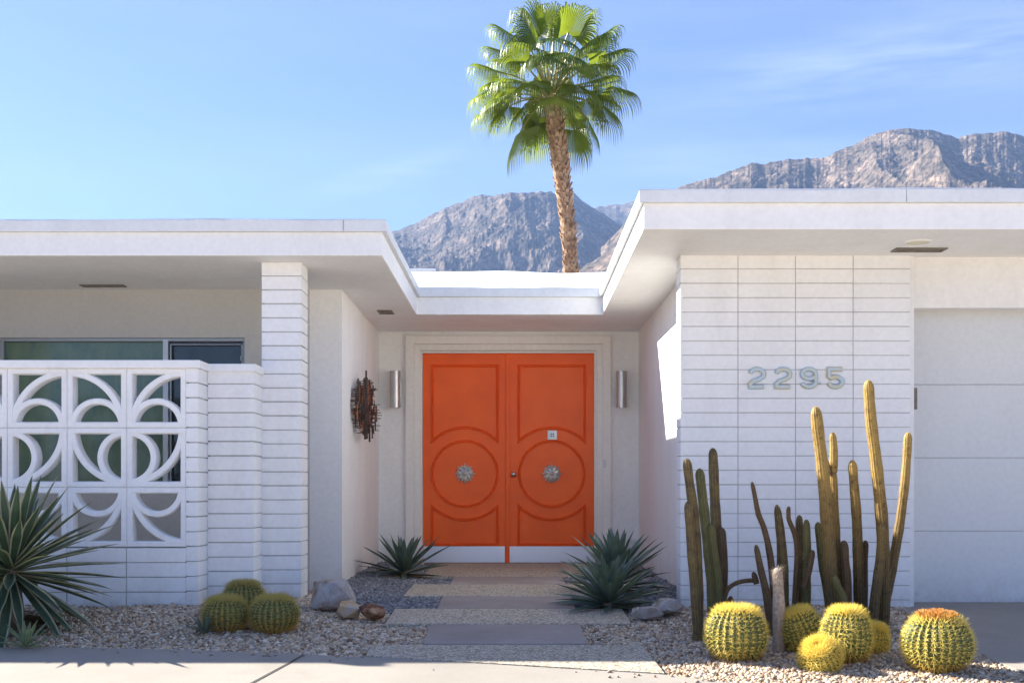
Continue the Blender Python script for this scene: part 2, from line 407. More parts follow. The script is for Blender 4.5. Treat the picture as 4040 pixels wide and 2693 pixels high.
sheet('path', poly, lambda x, y: plane(x, y)+.010, M['aggregate'], .08)

# ------------------------------------------------------------ gravel
def inpoly(xs, ys, poly):
    ins = np.zeros(len(xs), bool); n = len(poly)
    for i in range(n):
        x1, y1 = poly[i]; x2, y2 = poly[(i+1) % n]
        if y1 == y2: continue
        c = ((y1 > ys) != (y2 > ys)) & (xs < (x2-x1)*(ys-y1)/(y2-y1)+x1)
        ins ^= c
    return ins
def bumpz(x, y):   # gravel mounded against the left wall
    a = np.clip((-x-1.0)/1.0, 0, 1); b = np.clip((y-6.5)/.9, 0, 1)
    c = np.clip((x-1.1)/.4, 0, 1)*np.clip((y-5.85)/.5, 0, 1)*np.clip((2.9-x)/.5, 0, 1)
    return .062*a*b*(3-2*b)*b/1.0 + .02*c
ico_bm = bmesh.new(); bmesh.ops.create_icosphere(ico_bm, subdivisions=1, radius=1)
ico_bm.verts.ensure_lookup_table()
IV = np.array([v.co[:] for v in ico_bm.verts]); IF = np.array([[v.index for v in f.verts] for f in ico_bm.faces]); ico_bm.free()
def gravel(name, poly, holes, spacing, r0, r1, palette, seed, label):
    rng = np.random.default_rng(seed)
    px = [p[0] for p in poly]; py = [p[1] for p in poly]
    gx, gyy = np.meshgrid(np.arange(min(px), max(px), spacing), np.arange(min(py), max(py), spacing))
    xs = gx.ravel()+rng.uniform(-.5,.5,gx.size)*spacing; ys_ = gyy.ravel()+rng.uniform(-.5,.5,gx.size)*spacing
    k = inpoly(xs, ys_, poly)
    for h in holes: k &= ~inpoly(xs, ys_, h)
    xs = xs[k]; ys_ = ys_[k]; n = len(xs)
    rad = rng.uniform(r0, r1, n)*np.where(rng.random(n) < .06, 1.5, 1)
    sc3 = rng.uniform(.7, 1.35, (n,3))*rad[:,None]; sc3[:,2] *= .8
    ang = rng.uniform(0, 2*np.pi, n); tl = rng.uniform(-.6,.6,n)
    V = IV[None]*(1+rng.uniform(-.22,.22,(n,len(IV),1)))*sc3[:,None]
    ct, st = np.cos(tl), np.sin(tl)
    y_ = V[:,:,1]*ct[:,None]-V[:,:,2]*st[:,None]; z_ = V[:,:,1]*st[:,None]+V[:,:,2]*ct[:,None]
    c, s = np.cos(ang), np.sin(ang)
    X_ = V[:,:,0]*c[:,None]-y_*s[:,None]; Y_ = V[:,:,0]*s[:,None]+y_*c[:,None]
    zb = np.where(ys_ < 8.6, -SL*(8.6-ys_), 0.)+bumpz(xs, ys_)-.012+rng.uniform(-.004,.008,n)+.006*np.sin(xs*7+ys_*4)
    V = np.stack([X_+xs[:,None], Y_+ys_[:,None], z_+zb[:,None]], -1).reshape(-1,3)
    Fc = (IF[None]+(np.arange(n)*len(IV))[:,None,None]).reshape(-1,3)
    me = bpy.data.meshes.new(name)
    me.vertices.add(len(V)); me.vertices.foreach_set('co', V.ravel())
    me.loops.add(Fc.size); me.loops.foreach_set('vertex_index', Fc.ravel().astype(np.int32))
    me.polygons.add(len(Fc)); me.polygons.foreach_set('loop_start', np.arange(0, Fc.size, 3, dtype=np.int32))
    me.update()
    pal = np.array(palette); ci = rng.integers(0, len(pal), n); cc = pal[ci]*rng.uniform(.75,1.2,(n,1))
    at = me.color_attributes.new('tint', 'FLOAT_COLOR', 'POINT')
    at.data.foreach_set('color', np.repeat(np.concatenate([cc, np.ones((n,1))], 1), len(IV), 0).ravel())
    me.polygons.foreach_set('use_smooth', np.ones(len(Fc), bool))
    me.materials.append(M['stone']); o = bpy.data.objects.new(name, me); COL.objects.link(o)
    tag(o, label, 'gravel', None, 'stuff'); return o
stray = [(x+dx_, y-dy_) for x, y in E1+E2 for dx_, dy_ in ((-.08,.02),)]
def strays():
    rng = random.Random(8); pts = []
    for (xa, ya), (xb, yb) in zip(E1[2:-1], E1[3:]):
        for _ in range(7):
            t = rng.random(); pts.append((xa+(xb-xa)*t, ya+(yb-ya)*t-abs(rng.gauss(0,.09))-.012, rng.uniform(.004,.011)))
    b = MB()
    for x, y, r_ in pts:
        if -.83 < x < .75 and y > 6.0: continue
        z = plane(x, y)+.004+r_*.5; n = len(b.v); an = rng.uniform(0,6)
        for q in IV:
            k_ = rng.uniform(.8,1.2); b.v.append((x+(q[0]*math.cos(an)*1.3-q[1]*math.sin(an))*r_*k_, y+(q[0]*math.sin(an)*1.3+q[1]*math.cos(an))*r_*k_, z+q[2]*r_*.7))
        for f_ in IF: b.f.append(tuple(int(n+i) for i in f_)); b.m.append(0)
    M['stray'] = noisy('stray_stones', (.44,.34,.25), (.28,.2,.15), 9, .8, .3)
    tag(b.build('gravel', M['stray'], smooth=True, norm=False), 'stray pebbles spilled on the edge of the sunlit driveway', 'gravel', None, 'stuff')
strays()
def bed(name, poly, m, dz):    # the soil the stones lie on, with its mound
    xs = np.linspace(min(p[0] for p in poly), max(p[0] for p in poly), 24); ys_ = np.linspace(min(p[1] for p in poly), max(p[1] for p in poly), 16)
    b = MB(); b.grid([[(x, y, float(gz(x, y)+bumpz(x, y)-dz)) for x in xs] for y in ys_])
    struct(b.build(name, m, smooth=True))
PAL_L = [(.56,.415,.275), (.47,.335,.215), (.66,.53,.385), (.34,.235,.15), (.58,.405,.25), (.49,.415,.335), (.26,.165,.105), (.70,.59,.455), (.40,.335,.27), (.54,.43,.31)]
PAL_D = [(0.189,0.189,0.203), (0.246,0.246,0.254), (0.131,0.131,0.145), (0.304,0.297,0.290), (0.217,0.210,0.217), (0.160,0.167,0.189)]
left_poly = [(-4.4, E1[0][1]-.005)]+[(x, y-.0) for x, y in E1 if x < -.9]+[(-.84, 6.31), (-.84, 7.75), (-1.2, 8.0), (-1.43, 8.35), (-1.43,9.38), (-1.56, 9.38), (-1.545, 8.21), (-1.84, 8.21), (-1.84, 7.96), (-2.16, 7.96), (-2.16, 7.73), (-4.4, 7.73)]
gravel('gravel', left_poly, slabs, .0168, .0085, .0148, PAL_L, 3, 'pinkish tan gravel in the bed before the low white screen wall')
gravel('gravel', [(-.84,6.3), (-.53,6.3), (-.53,7.27), (-.84,7.27)], slabs, .0168, .0085, .0148, PAL_L, 4, 'tan gravel in the notch left of the front mauve slab')
right_poly = [p for p in E1 if p[0] > .77]+E2+E3+[(2.80,7.99), (1.17,7.99), (.9,7.84), (.74,7.80), (.74,7.26), (.41,7.26), (.41,6.60), (.745,6.60)]
gravel('gravel', right_poly, slabs, .0168, .0085, .0148, PAL_L, 5, 'tan gravel in the cactus bed right of the path')
gravel('gravel', [(-1.43,11.92), (-1.43,8.35), (-1.2,8.0), (-.84,7.75), (-.53,7.84), (-.53,11.92)], slabs, .022, .012, .019, PAL_D, 6, 'dark slate gravel left of the path by the orange doors')
gravel('gravel', [(1.30,11.92), (1.30,8.2), (1.17,7.97), (.9,7.84), (.41,7.84), (.41,11.92)], slabs, .022, .012, .019, PAL_D, 7, 'dark slate gravel right of the path by the orange doors')
M['soil'] = noisy('brown_soil', (.22,.16,.11), (.32,.24,.17), 20, .9, .5, 60)
bed('ground', [(-4.4, 6.55), (-.9, 7.73)], M['soil'], .022)
bed('ground', [(.8, 5.95), (2.7, 7.98)], M['soil'], .030)
M['slate_soil'] = noisy('slate_soil', (.06,.06,.065), (.10,.10,.10), 30, .9, .5, 60)
struct(MB().box(-1.43, 1.305, 8.25, 11.92, -.05, -.022).build('ground', M['slate_soil']))

# ------------------------------------------------------------ house
ZS = 2.45      # soffit
house = empty('house', (0, 10, 0), 'low white flat-roofed house with two deep eaves around a recessed entry', 'house')
YW = 9.386; YD = 11.93; YG = 8.05
# walls: left wall with window opening, courtyard walls, door wall
wl = MB()
M['porch_shade'] = stained('shade_toned_stucco', (.60,.59,.55), (.5,.49,.45), .3, .75, 120, .35)  # white stucco toned down, the shade behind the screen put into its colour
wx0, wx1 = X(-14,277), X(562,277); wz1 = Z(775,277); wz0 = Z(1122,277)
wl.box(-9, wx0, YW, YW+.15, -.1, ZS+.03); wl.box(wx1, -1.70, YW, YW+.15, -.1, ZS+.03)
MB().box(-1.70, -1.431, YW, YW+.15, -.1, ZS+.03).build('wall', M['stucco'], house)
MB().box(-4.75, -4.6, 7.75, YW, -.1, ZS+.03).build('wall', M['stucco'], house)  # unseen end wall added to cut the light under the left eave
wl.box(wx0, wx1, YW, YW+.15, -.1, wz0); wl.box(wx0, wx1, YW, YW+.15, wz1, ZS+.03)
wl.build('wall', M['porch_shade'], house)
w2 = MB(); w2.box(-1.60, -1.431, YW+.15, YD+.2, -.1, ZS+.03); w2.build('wall', M['stucco'], house)
w3 = MB(); w3.box(1.307, 1.48, 8.205, YD+.2, -.1, ZS+.03); w3.build('wall', M['stucco'], house)
sd = 218.0
dx0, dx1, dz1 = X(966.5,sd), X(1369,sd), Z(807,sd)
w4 = MB(); w4.box(-1.431, X(950,sd), YD, YD+.2, -.1, ZS+.03); w4.box(X(1385,sd), 1.307, YD, YD+.2, -.1, ZS+.03)
w4.box(X(950,sd), X(1385,sd), YD, YD+.2, Z(785,sd), ZS+.03)
w4.build('wall', M['stucco'], house)
w5 = MB(); w5.box(2.80, 2.83, 8.0+.02, 8.4, -.12, ZS+.03); w5.box(2.83, 9, YG, YG+.12, Z(707,323), ZS+.03); w5.box(1.48, 2.80, 8.205, 8.3, -.1, ZS+.03); w5.build('wall', M['stucco'], house)
# roof: U-shaped slab
XL, XR = -.935, .818; YL, YR, YB = 8.0, 7.18, 10.744
U = [(-9.5,YL), (XL,YL), (-.929,YB), (.835,YB), (XR,YR), (9.5,YR), (9.5,15), (-9.5,15)]
def prism(poly, z0, z1):
    b = MB(); n = len(poly)
    b.v = [(x,y,z0) for x,y in poly]+[(x,y,z1) for x,y in poly]
    for i in range(n): b.f.append((i,(i+1)%n,n+(i+1)%n,n+i)); b.m.append(0)
    b.f.append(tuple(range(n))[::-1]); b.f.append(tuple(range(n,2*n))); b.m += [0,0]; return b
prism(U, ZS, 2.618).build('roof', M['fascia'], house, bevel=.006)
# metal / foam edge: swept along the eave with a wavering top
def resample(poly, step):
    out = []
    for a, c in zip(poly[:-1], poly[1:]):
        L = math.dist(a, c); k = max(1, int(L/step))
        out += [(a[0]+(c[0]-a[0])*i/k, a[1]+(c[1]-a[1])*i/k) for i in range(k)]
    return out+[poly[-1]]
random.seed(5)
o_ = .030
E = [(-9.5,YL-o_), (XL+o_,YL-o_), (-.929+o_,YB-o_), (.835-o_,YB-o_), (XR-o_,YR-o_), (9.5,YR-o_)]
def offset_in(k): return [(-9.5,YL+k), (XL-k,YL+k), (-.929-k,YB+k), (.835+k,YB+k), (XR+k,YR+k), (9.5,YR+k)]
outs = []; inn = []; inn2 = []
E_in = offset_in(.05); E_in2 = offset_in(.30)
for (a, c), (d, e), (f_, g_) in zip(zip(E[:-1], E[1:]), zip(E_in[:-1], E_in[1:]), zip(E_in2[:-1], E_in2[1:])):
    k = max(2, int(math.dist(a, c)/.12))
    for i in range(k):
        t = i/k
        outs.append((a[0]+(c[0]-a[0])*t, a[1]+(c[1]-a[1])*t)); inn.append((d[0]+(e[0]-d[0])*t, d[1]+(e[1]-d[1])*t)); inn2.append((f_[0]+(g_[0]-f_[0])*t, f_[1]+(g_[1]-f_[1])*t))
outs.append(E[-1]); inn.append(E_in[-1]); inn2.append(E_in2[-1])
band = MB(); rows = []
for i, (p, q, r_) in enumerate(zip(outs, inn, inn2)):
    wv = .0015*math.sin(i*.55)+.0035*math.sin(i*.21+1)+random.uniform(-.0015,.0015)
    wx = .003*math.sin(i*.37)
    z1 = 2.703+wv
    q2 = ((p[0]+q[0])/2, (p[1]+q[1])/2)
    rows.append([(q[0],q[1],2.620), (p[0],p[1],2.616+.3*wv), (p[0],p[1]+wx,z1-.012), (p[0]*.85+q2[0]*.15,p[1]*.85+q2[1]*.15,z1), (q[0],q[1],z1+.006), (r_[0],r_[1],2.640)])
band.grid(rows)
band.build('roof_edge', M['band'], house)
# seams of the edge flashing
sm = MB()
for px_, s_, y_ in ((790,325,YL), (2078,362,YR)):
    xx = X(px_, s_); MB().box(xx-.002, xx+.002, y_-o_-.003, y_-o_+.004, 2.618, 2.695).build('flashing_seam', M['alum'], house)
# coated roof slope rising behind the entry
sp = MB(); rows = []
for k in range(13):
    t = k/12; row = []
    for i in range(41):
        x = -3.5+7.0*i/40
        y = YB+.045+t*2.25
        z = 2.705+t*.585+.010*math.sin(x*2.1+t*3)+.007*math.sin(x*5.3+2*t)
        row.append((x, y, z))
    rows.append(row)
rows.append([(p[0], p[1]+1.5, p[2]-.1) for p in rows[-1]])
sp.grid(rows); sp.build('roof_slope', M['foam'], house, smooth=True)
MB().box(X(945,200)-.9, X(1001,200), 13.0, 13.6, 3.2, Z(616.5,200)).build('roof_curb', M['foam'], house, bevel=.01)
# painted block pier at the garage
def brickwork(x0, x1, yf, depth, z0, z1, cols, course=.1016, gap=.0058, rec=.0065):
    b = MB()
    b.box(x0+rec, x1-rec, yf+rec, yf+depth-.002, z0, z1, 1)
    z = z1
    while z > z0+.01:
        za = max(z0, z-course)
        for i in range(cols):
            xa = x0+(x1-x0)*i/cols; xb = x0+(x1-x0)*(i+1)/cols
            ja = random.uniform(-.0012,.0012)
            b.box(xa+(gap*.5 if i else 0), xb-(gap*.5 if i < cols-1 else 0), yf+ja, yf+depth, za+gap*random.uniform(.7,1.2), z, 0)
        z -= course
    return b
random.seed(11)
for bw, nm in ((brickwork(1.172, 2.800, 8.0, .202, -.13, ZS+.006, 4), 'brick_pier'), (brickwork(-1.839, -1.549, 8.228, .245, -.13, ZS-.002, 1, gap=.008, rec=.012), 'brick_pier')):
    o = bw.build(nm, [M['brick'], M['mortar_shadow']], house, bevel=.0025)
# garage door
gd = MB(); yg = F/316
gx0, gx1 = X(2098,323), 7.8
for k, (a_, c_) in enumerate(((708,883), (883,1051), (1051,1219), (1219,1391))):
    gd.box(gx0, gx1, yg, yg+.05, Z(c_,316)+.0018, Z(a_,316)-.0018)
gd.box(gx0, gx1, yg+.012, yg+.06, Z(1390,316), Z(712,316))
gdo = gd.build('garage_door', M['garage'], house, bevel=.003)
MB().box(gx0, gx1, yg+.004, yg+.04, Z(1394,316), Z(1390.5,316)).build('rubber_seal', M['dark'], gdo)
MB().box(X(2098,321), X(2104,321), 8.075, 8.10, Z(940,321), Z(891,321)).build('lock_plate', M['vent'], gdo)
# window
win = empty('window', (0,0,0)); win.parent = house; win.location = (wx0, 0, wz0)
sw = 277.0
def wpx(a): return X(a, sw)
fr = MB(); yf = YW+.015
fr.box(wx0, wx1, yf, yf+.07, wz1-.030, wz1); fr.box(wx0, wx1, yf, yf+.07, wz0, wz0+.03)
fr.box(wx1-.016, wx1, yf, yf+.07, wz0+.03, wz1-.03)
fr.box(wpx(-4), wpx(6), yf+.002, yf+.07, wz0+.03, wz1-.03)
fr.build('window_frame', M['alum'], win, bevel=.003)
M['alum_lt'], _, _ = mat('pale_aluminium', (.52,.55,.57), .35, .5)
ml = MB(); ml.box(wpx(373), wpx(385), yf-.006, yf+.06, wz0+.03, wz1-.012); ml.build('mullion', M['alum_lt'], win, bevel=.003)
s2 = MB(); a_, c_ = wpx(388), wx1-.02
s2.box(a_, c_, yf+.01, yf+.03, wz1-.06, wz1-.05); s2.box(c_-.014, c_, yf+.01, yf+.03, wz0+.04, wz1-.06); s2.box(a_, a_+.012, yf+.01, yf+.03, wz0+.04, wz1-.06)
s2.box(c_-.02, c_-.008, yf+.0, yf+.012, Z(822,277)-.02, Z(822,277)+.02)
s2.build('window_frame', M['alum'], win, bevel=.002)
MB().box(wpx(6), wpx(373), yf+.045, yf+.051, wz0+.03, wz1-.03).build('pane', M['glass_green_refl'], win)
MB().box(wpx(385), c_, yf+.050, yf+.056, wz0+.03, wz1-.03).build('pane', M['glass_dark'], win)
MB().box(wx0-.8, wpx(-4)-.0, yf+.045, yf+.051, wz0+.03, wz1-.03)
# door casing and jambs
cs = MB()
cas = [(X(941.8,sd), -.02), (X(941.8,sd), Z(781,sd)), (X(1393,sd), Z(781,sd)), (X(1393,sd), -.02)]
hw = 10.2/sd
cs.sweep(cas, [(-hw,-.01), (-hw,.045), (-hw*.8,.05), (hw*.8,.05), (hw,.045), (hw,-.01)], YD, closed=False, pclosed=True)
c2_ = [(X(959,sd), -.02), (X(959,sd), Z(798.5,sd)), (X(1376,sd), Z(798.5,sd)), (X(1376,sd), -.02)]
h2 = 6.8/sd
cs.sweep(c2_, [(-h2,-.03), (-h2,.030), (-h2+.008,.034), (h2,.034), (h2,-.03)], YD, closed=False, pclosed=True)
c3 = [(X(968,sd), -.02), (X(968,sd), Z(808.5,sd)), (X(1367,sd), Z(808.5,sd)), (X(1367,sd), -.02)]
h3 = 2.3/sd
cs.sweep(c3, [(-h3,-.05), (-h3,.015), (h3,.015), (h3,-.05)], YD, closed=False, pclosed=True)
cs.build('door_casing', M['trim'], house, bevel=.002)
MB().box(X(1370,sd)*0-.95, .95, YD-.05, YD+.06, -.04, .017).build('threshold', M['vent'], house, bevel=.004)
MB().box(X(1384,sd), X(1391,sd), YD-.062, YD-.05, Z(1073,sd), Z(1055,sd)).build('doorbell', M['alum_lt'], house, bevel=.002)
# doors
def arc(cx, cz, r, a0, a1, n):
    return [(cx+r*math.cos(R(a0+(a1-a0)*i/n)), cz+r*math.sin(R(a0+(a1-a0)*i/n))) for i in range(n+1)]
PROF = [(-.0165,0), (-.0165,-.004), (-.014,-.004), (-.012,.009), (-.008,.012), (-.004,.009), (-.002,.002), (.002,.002), (.004,.007), (.008,.010), (.012,.007), (.014,-.004), (.0165,-.004), (.0165,0)]
PROF = [(a_*1.05, max(b_*1.6, 0.0004)) for a_, b_ in PROF]
def door(px0, px1, cxp, mx0, mx1, right):
    d = MB(); d.box(X(px0,sd), X(px1,sd), YD+.012, YD+.055, .02, Z(811,sd))
    do = d.build('door', M['orange'], house, bevel=.003)
    yd = YD+.012
    cx = X(cxp,sd); cz = Z(1087.3,sd); r1 = 75/sd; r2 = 106/sd
    xa, xb = X(mx0+1.5,sd), X(mx1-1.5,sd); zt = Z(839.5,sd); zb = Z(1250,sd)
    h = (xb-xa)/2; cxm = (xa+xb)/2; an = math.degrees(math.acos(h/r2))
    up = [(xb,zt), (xa,zt)]+arc(cxm, cz, r2, 180-an, an, 28)
    dn = [(xa,zb), (xb,zb)]+arc(cxm, cz, r2, -an, -180+an, 28)
    for nm, path in (('u', up), ('d', dn), ('c', arc(cxm, cz, r1, 0, 360, 64)[:-1])):
        m_ = MB(); m_.sweep(path, PROF, yd, True); m_.build('door_molding', M['orange'], do, smooth=False)
    # rosette pull: two rings of domed petals, rays, centre boss
    ro = MB()
    def dome(x, z, rx, y0, hh, seg=10):
        rows = []
        for k in range(5):
            t = k/4*math.pi/2
            rows.append([(x+rx*math.cos(t)*math.cos(q), y0-hh*math.sin(t), z+rx*math.cos(t)*math.sin(q)) for q in [2*math.pi*i/seg for i in range(seg)]])
        ro.grid(rows, True, 0)
    dome(cxm, cz, .085, yd, .012, 24)
    for i in range(16):
        a_ = 2*math.pi*i/16
        if i % 2 == 0: dome(cxm+.062*math.cos(a_), cz+.062*math.sin(a_), .020, yd-.010, .020)
        rr = .108 if i % 2 == 0 else .096
        for da in (-.06, .06):
            ro.tube([(cxm+.07*math.cos(a_+da), yd-.010, cz+.07*math.sin(a_+da)), (cxm+rr*math.cos(a_+da*.4), yd-.006, cz+rr*math.sin(a_+da*.4))], [.007,.003], 5)
        dome(cxm+(rr-.006)*math.cos(a_), cz+(rr-.006)*math.sin(a_), .007, yd-.002, .009, 6)
        dome(cxm+.038*math.cos(a_), cz+.038*math.sin(a_), .007, yd-.014, .010, 6)
    dome(cxm, cz, .028, yd-.012, .030, 14)
    ro.build('rosette_pull', M['pewter'], do, smooth=True)
    # kick plate with rivets
    kp = MB(); ka = px0+(3 if right else 1); kb = px1-(1 if right else 3)
    kp.box(X(ka,sd), X(kb,sd), yd-.003, yd, .022, Z(1254,sd))
    for i in range(7):
        for zz in (.040, Z(1259,sd)):
            xx = X(ka+8+(kb-ka-16)*i/6,sd); kp.tube([(xx,yd-.006,zz), (xx,yd,zz)], .005, 6)
    kp.build('kick_plate', M['kick'], do)
    if right:
        MB().box(X(1162,sd), X(1170.5,sd), yd-.022, yd+.02, .02, Z(811,sd)).build('astragal', M['orange'], do, bevel=.003)
        kn = MB(); q = (X(1179.6,sd), Z(1089,sd)); rows = []
        for dy_, rr in ((0,.030), (.006,.030), (.008,.012), (.03,.012), (.035,.022), (.05,.027), (.06,.022), (.064,.0)):
            rows.append([(q[0]+rr*math.cos(t), yd-dy_, q[1]+rr*math.sin(t)) for t in [2*math.pi*i/18 for i in range(18)]])
        kn.grid(rows, True); kn.build('door_knob', M['steel'], do, smooth=True)
        pv = MB(); x0_, x1_, z0_, z1_ = X(1258,sd), X(1279,sd), Z(1009,sd), Z(988.5,sd)
        pv.sweep([(x0_,z0_), (x1_,z0_), (x1_,z1_), (x0_,z1_)], [(0,0), (0,.012), (.03,.014), (.03,.004)], yd, True)
        xm, zm = (x0_+x1_)/2, (z0_+z1_)/2; pv.box(xm-.004, xm+.004, yd-.013, yd-.004, zm-.02, zm+.02); pv.box(xm-.02, xm+.02, yd-.0125, yd-.004, zm-.004, zm+.004)
        pv.box(x0_+.02, x1_-.02, yd-.005, yd-.002, z0_+.02, z1_-.02, 1)
        pv.build('door_viewer', [M['alum_lt'], M['dark']], do)
    return do
door(971, 1162.5, 1067.4, 991, 1144, False)
door(1162.5, 1365.5, 1267.6, 1190.4, 1344.5, True)
# soffit vents and light
def soffit_vent(px0, px1, pyc, d, nslat):
    s_ = (HY-pyc)/(ZS-EYE); y = F/s_; v_ = MB()
    x0_, x1_ = X(px0,s_), X(px1,s_)
    v_.sweep([(x0_,y-d), (x1_,y-d), (x1_,y+d), (x0_,y+d)], [(-.012,0),(-.012,.008),(.010,.008),(.010,0)], 0, True)
    v_.v = [(a, c, ZS+b) for a, b, c in v_.v]      # lay the frame flat under the soffit
    for k in range(nslat):
        yy = y-d+2*d*(k+.5)/nslat; v_.box(x0_, x1_, yy-.003, yy+.008, ZS-.006, ZS-.001)
    v_.box(x0_, x1_, y-d, y+d, ZS-.0015, ZS+.002, 1)
    v_.build('soffit_vent', [M['vent'], M['dark']], house)
soffit_vent(190, 284, 655.5, .035, 3)
soffit_vent(872, 900, 716, .10, 6)
soffit_vent(2056, 2166, 573, .05, 4)
s_ = (HY-556)/(ZS-EYE); lt = MB(); q = (X(2108,s_), F/s_)
rows = [[(q[0]+r_*math.cos(t), q[1]+r_*math.sin(t), z_) for t in [2*math.pi*i/32 for i in range(32)]] for r_, z_ in ((.092,ZS+.001), (.092,ZS-.006), (.078,ZS-.009), (.07,ZS-.004))]
lt.grid(rows, True); co = lt.build('soffit_light', M['stucco'], house, smooth=False)
ln = MB(); ln.grid([[(q[0]+r_*math.cos(t), q[1]+r_*math.sin(t), z_) for t in [2*math.pi*i/32 for i in range(32)]] for r_, z_ in ((.072,ZS-.002), (.04,ZS-.006), (.001,ZS-.007))], True)
ln.build('lens', M['lens'], co, smooth=True)
# crawl-space vents low on the entry wall
for a_, c_ in ((886, 928), (1436, 1466)):
    cv = MB(); x0_, x1_ = X(a_,sd), X(c_,sd); z0_, z1_ = .07, .27
    cv.sweep([(x0_,z0_),(x1_,z0_),(x1_,z1_),(x0_,z1_)], [(0,0),(0,.012),(.012,.012),(.012,0)], YD, True)
    for k in range(7): zz = z0_+.02+(z1_-z0_-.04)*k/6; cv.box(x0_+.01, x1_-.01, YD-.008, YD-.001, zz-.002, zz+.002)
    for k in range(9): xx = x0_+.02+(x1_-x0_-.04)*k/8; cv.box(xx-.002, xx+.002, YD-.009, YD-.001, z0_+.01, z1_-.01)
    cv.build('wall_vent', M['trim'], house)
# ------------------------------------------------------------ screen wall
scr = empty('screen_wall', (-2.9, 7.78, 0), 'low white block wall with pierced arc pattern before the window', 'wall')
ss = 336.0; ys_w = F/ss; BX = X(427, ss); B = .4077
random.seed(3)
zt_l = Z(845, ss); zb_l = zt_l-3*B-.006
x_l = BX-5*B
bw = brickwork(x_l, BX, ys_w, .1, -.10, zb_l, 5, gap=.007, rec=.010); bw.build('block_course', [M['brick'], M['mortar_shadow']], scr, bevel=.0025)
bw = brickwork(BX+.001, X(455,ss), ys_w, .26, -.10, Z(846,ss), 1, gap=.008, rec=.012); bw.build('block_pier', [M['brick'], M['mortar_shadow']], scr, bevel=.0025)
bw = brickwork(X(455,ss)+.001, X(583,326), F/326, .26, -.10, Z(849,326), 1, gap=.008, rec=.012); bw.build('block_pier', [M['brick'], M['mortar_shadow']], scr, bevel=.0025)
cp = MB()
zc = Z(827,ss)
pl = [(x_l, ys_w-.02), (X(455,ss)+.018, ys_w-.02), (X(455,ss)+.018, F/326-.02), (X(583,326)+.016, F/326-.02), (X(583,326)+.016, F/326+.26), (X(455,ss)-.02, F/326+.26), (X(455,ss)-.02, ys_w+.14), (x_l, ys_w+.14)]
b = prism(pl, Z(846,ss)+.001, zc); b.build('wall_cap', M['fascia'], scr, bevel=.006)
T, Bm, Lf, Rt = 'T', 'B', 'L', 'R'
def screen_block(c, r, semi, corner):
    """semi: side the half ring stands on; corner: centre of the large quarter arc"""
    b = MB(); x0 = BX-(c+1)*B; z1 = zt_l-r*B; x1 = x0+B; z0 = z1-B; e = .0012
    x0 += e; x1 -= e; z0 += e; z1 -= e
    y0 = ys_w+.004; dp = .095; t = .038; yb = y0+dp
    fr_ = [(x0+t/2,z0+t/2),(x1-t/2,z0+t/2),(x1-t/2,z1-t/2),(x0+t/2,z1-t/2)]
    ch = .006
    def prof(h, dd): return [(-h,0),(-h-.004,dd*.5),(-h,dd-ch),(-h+ch,dd),(h-ch,dd),(h,dd-ch),(h+.004,dd*.5),(h,0)]
    b.sweep(fr_, prof(t/2, dp), yb, True, True)
    cx_, cz_ = (x0+x1)/2, (z0+z1)/2
    m_ = {'B': (cx_, z0+t*.4, 0, 180), 'T': (cx_, z1-t*.4, 180, 360), 'L': (x0+t*.4, cz_, -90, 90), 'R': (x1-t*.4, cz_, 90, 270)}[semi]
    rs = .166
    b.sweep(arc(m_[0], m_[1], rs, m_[2], m_[3], 24), prof(.020, dp-.002), yb, False, True)
    k = {'BR': (x1, z0, 90, 180), 'BL': (x0, z0, 0, 90), 'TL': (x0, z1, -90, 0), 'TR': (x1, z1, 180, 270)}[corner]
    b.sweep(arc(k[0], k[1], B-.034, k[2], k[3], 24), prof(.0205, dp-.004), yb, False, True)
    b.build('screen_block', M['brick'], scr)
pat = {(0,0):('B','BR'), (1,0):('B','BL'), (2,0):('B','BR'), (3,0):('B','BL'), (4,0):('B','BR'),
       (0,1):('L','TL'), (1,1):('R','TR'), (2,1):('L','TL'), (3,1):('R','TR'), (4,1):('L','TL'),
       (0,2):('T','TR'), (1,2):('T','TL'), (2,2):('T','TR'), (3,2):('T','TL'), (4,2):('T','TR')}
for (c, r), (s_, k) in pat.items(): screen_block(c, r, s_, k)

# ------------------------------------------------------------ wall lamps
def wall_lamp():
    t = empty('wall_lamp', (X(905,222), YD-.11, Z(892,222)))
    x, y, z = t.location; b = MB(); r_ = .056; h = .19
    rows = []
    for rr, zz in ((r_-.006,-h+.02),(r_-.003,-h),(r_,-h),(r_,h),(r_-.003,h),(r_-.006,h-.02)):
        rows.append([(x+rr*math.cos(q), y+rr*math.sin(q), z+zz) for q in [2*math.pi*i/64 for i in range(64)]])
    b.grid(rows, True, cap0=True, cap1=True); b.build('shade', M['steel'], t, smooth=False)
    a = MB(); a.box(x-.03, x+.03, y+r_-.004, YD-.012, z-.035, z+.035); a.build('arm', M['steel'], t, bevel=.003)
    p = MB(); p.box(x-.05, x+.05, YD-.012, YD-.001, z-.09, z+.09); p.build('back_plate', M['steel'], t, bevel=.003)
    return t
wlamp = wall_lamp()
tag(wlamp, 'brushed steel cylinder wall lamp left of the orange doors', 'wall lamp', 'wall lamps beside the doors')
wr = wlamp.copy(); COL.objects.link(wr); wr.location.x = X(1430,222); wr['label'] = 'brushed steel cylinder wall lamp right of the orange doors'
for ch in list(wlamp.children):
    c_ = ch.copy(); COL.objects.link(c_); c_.parent = wr
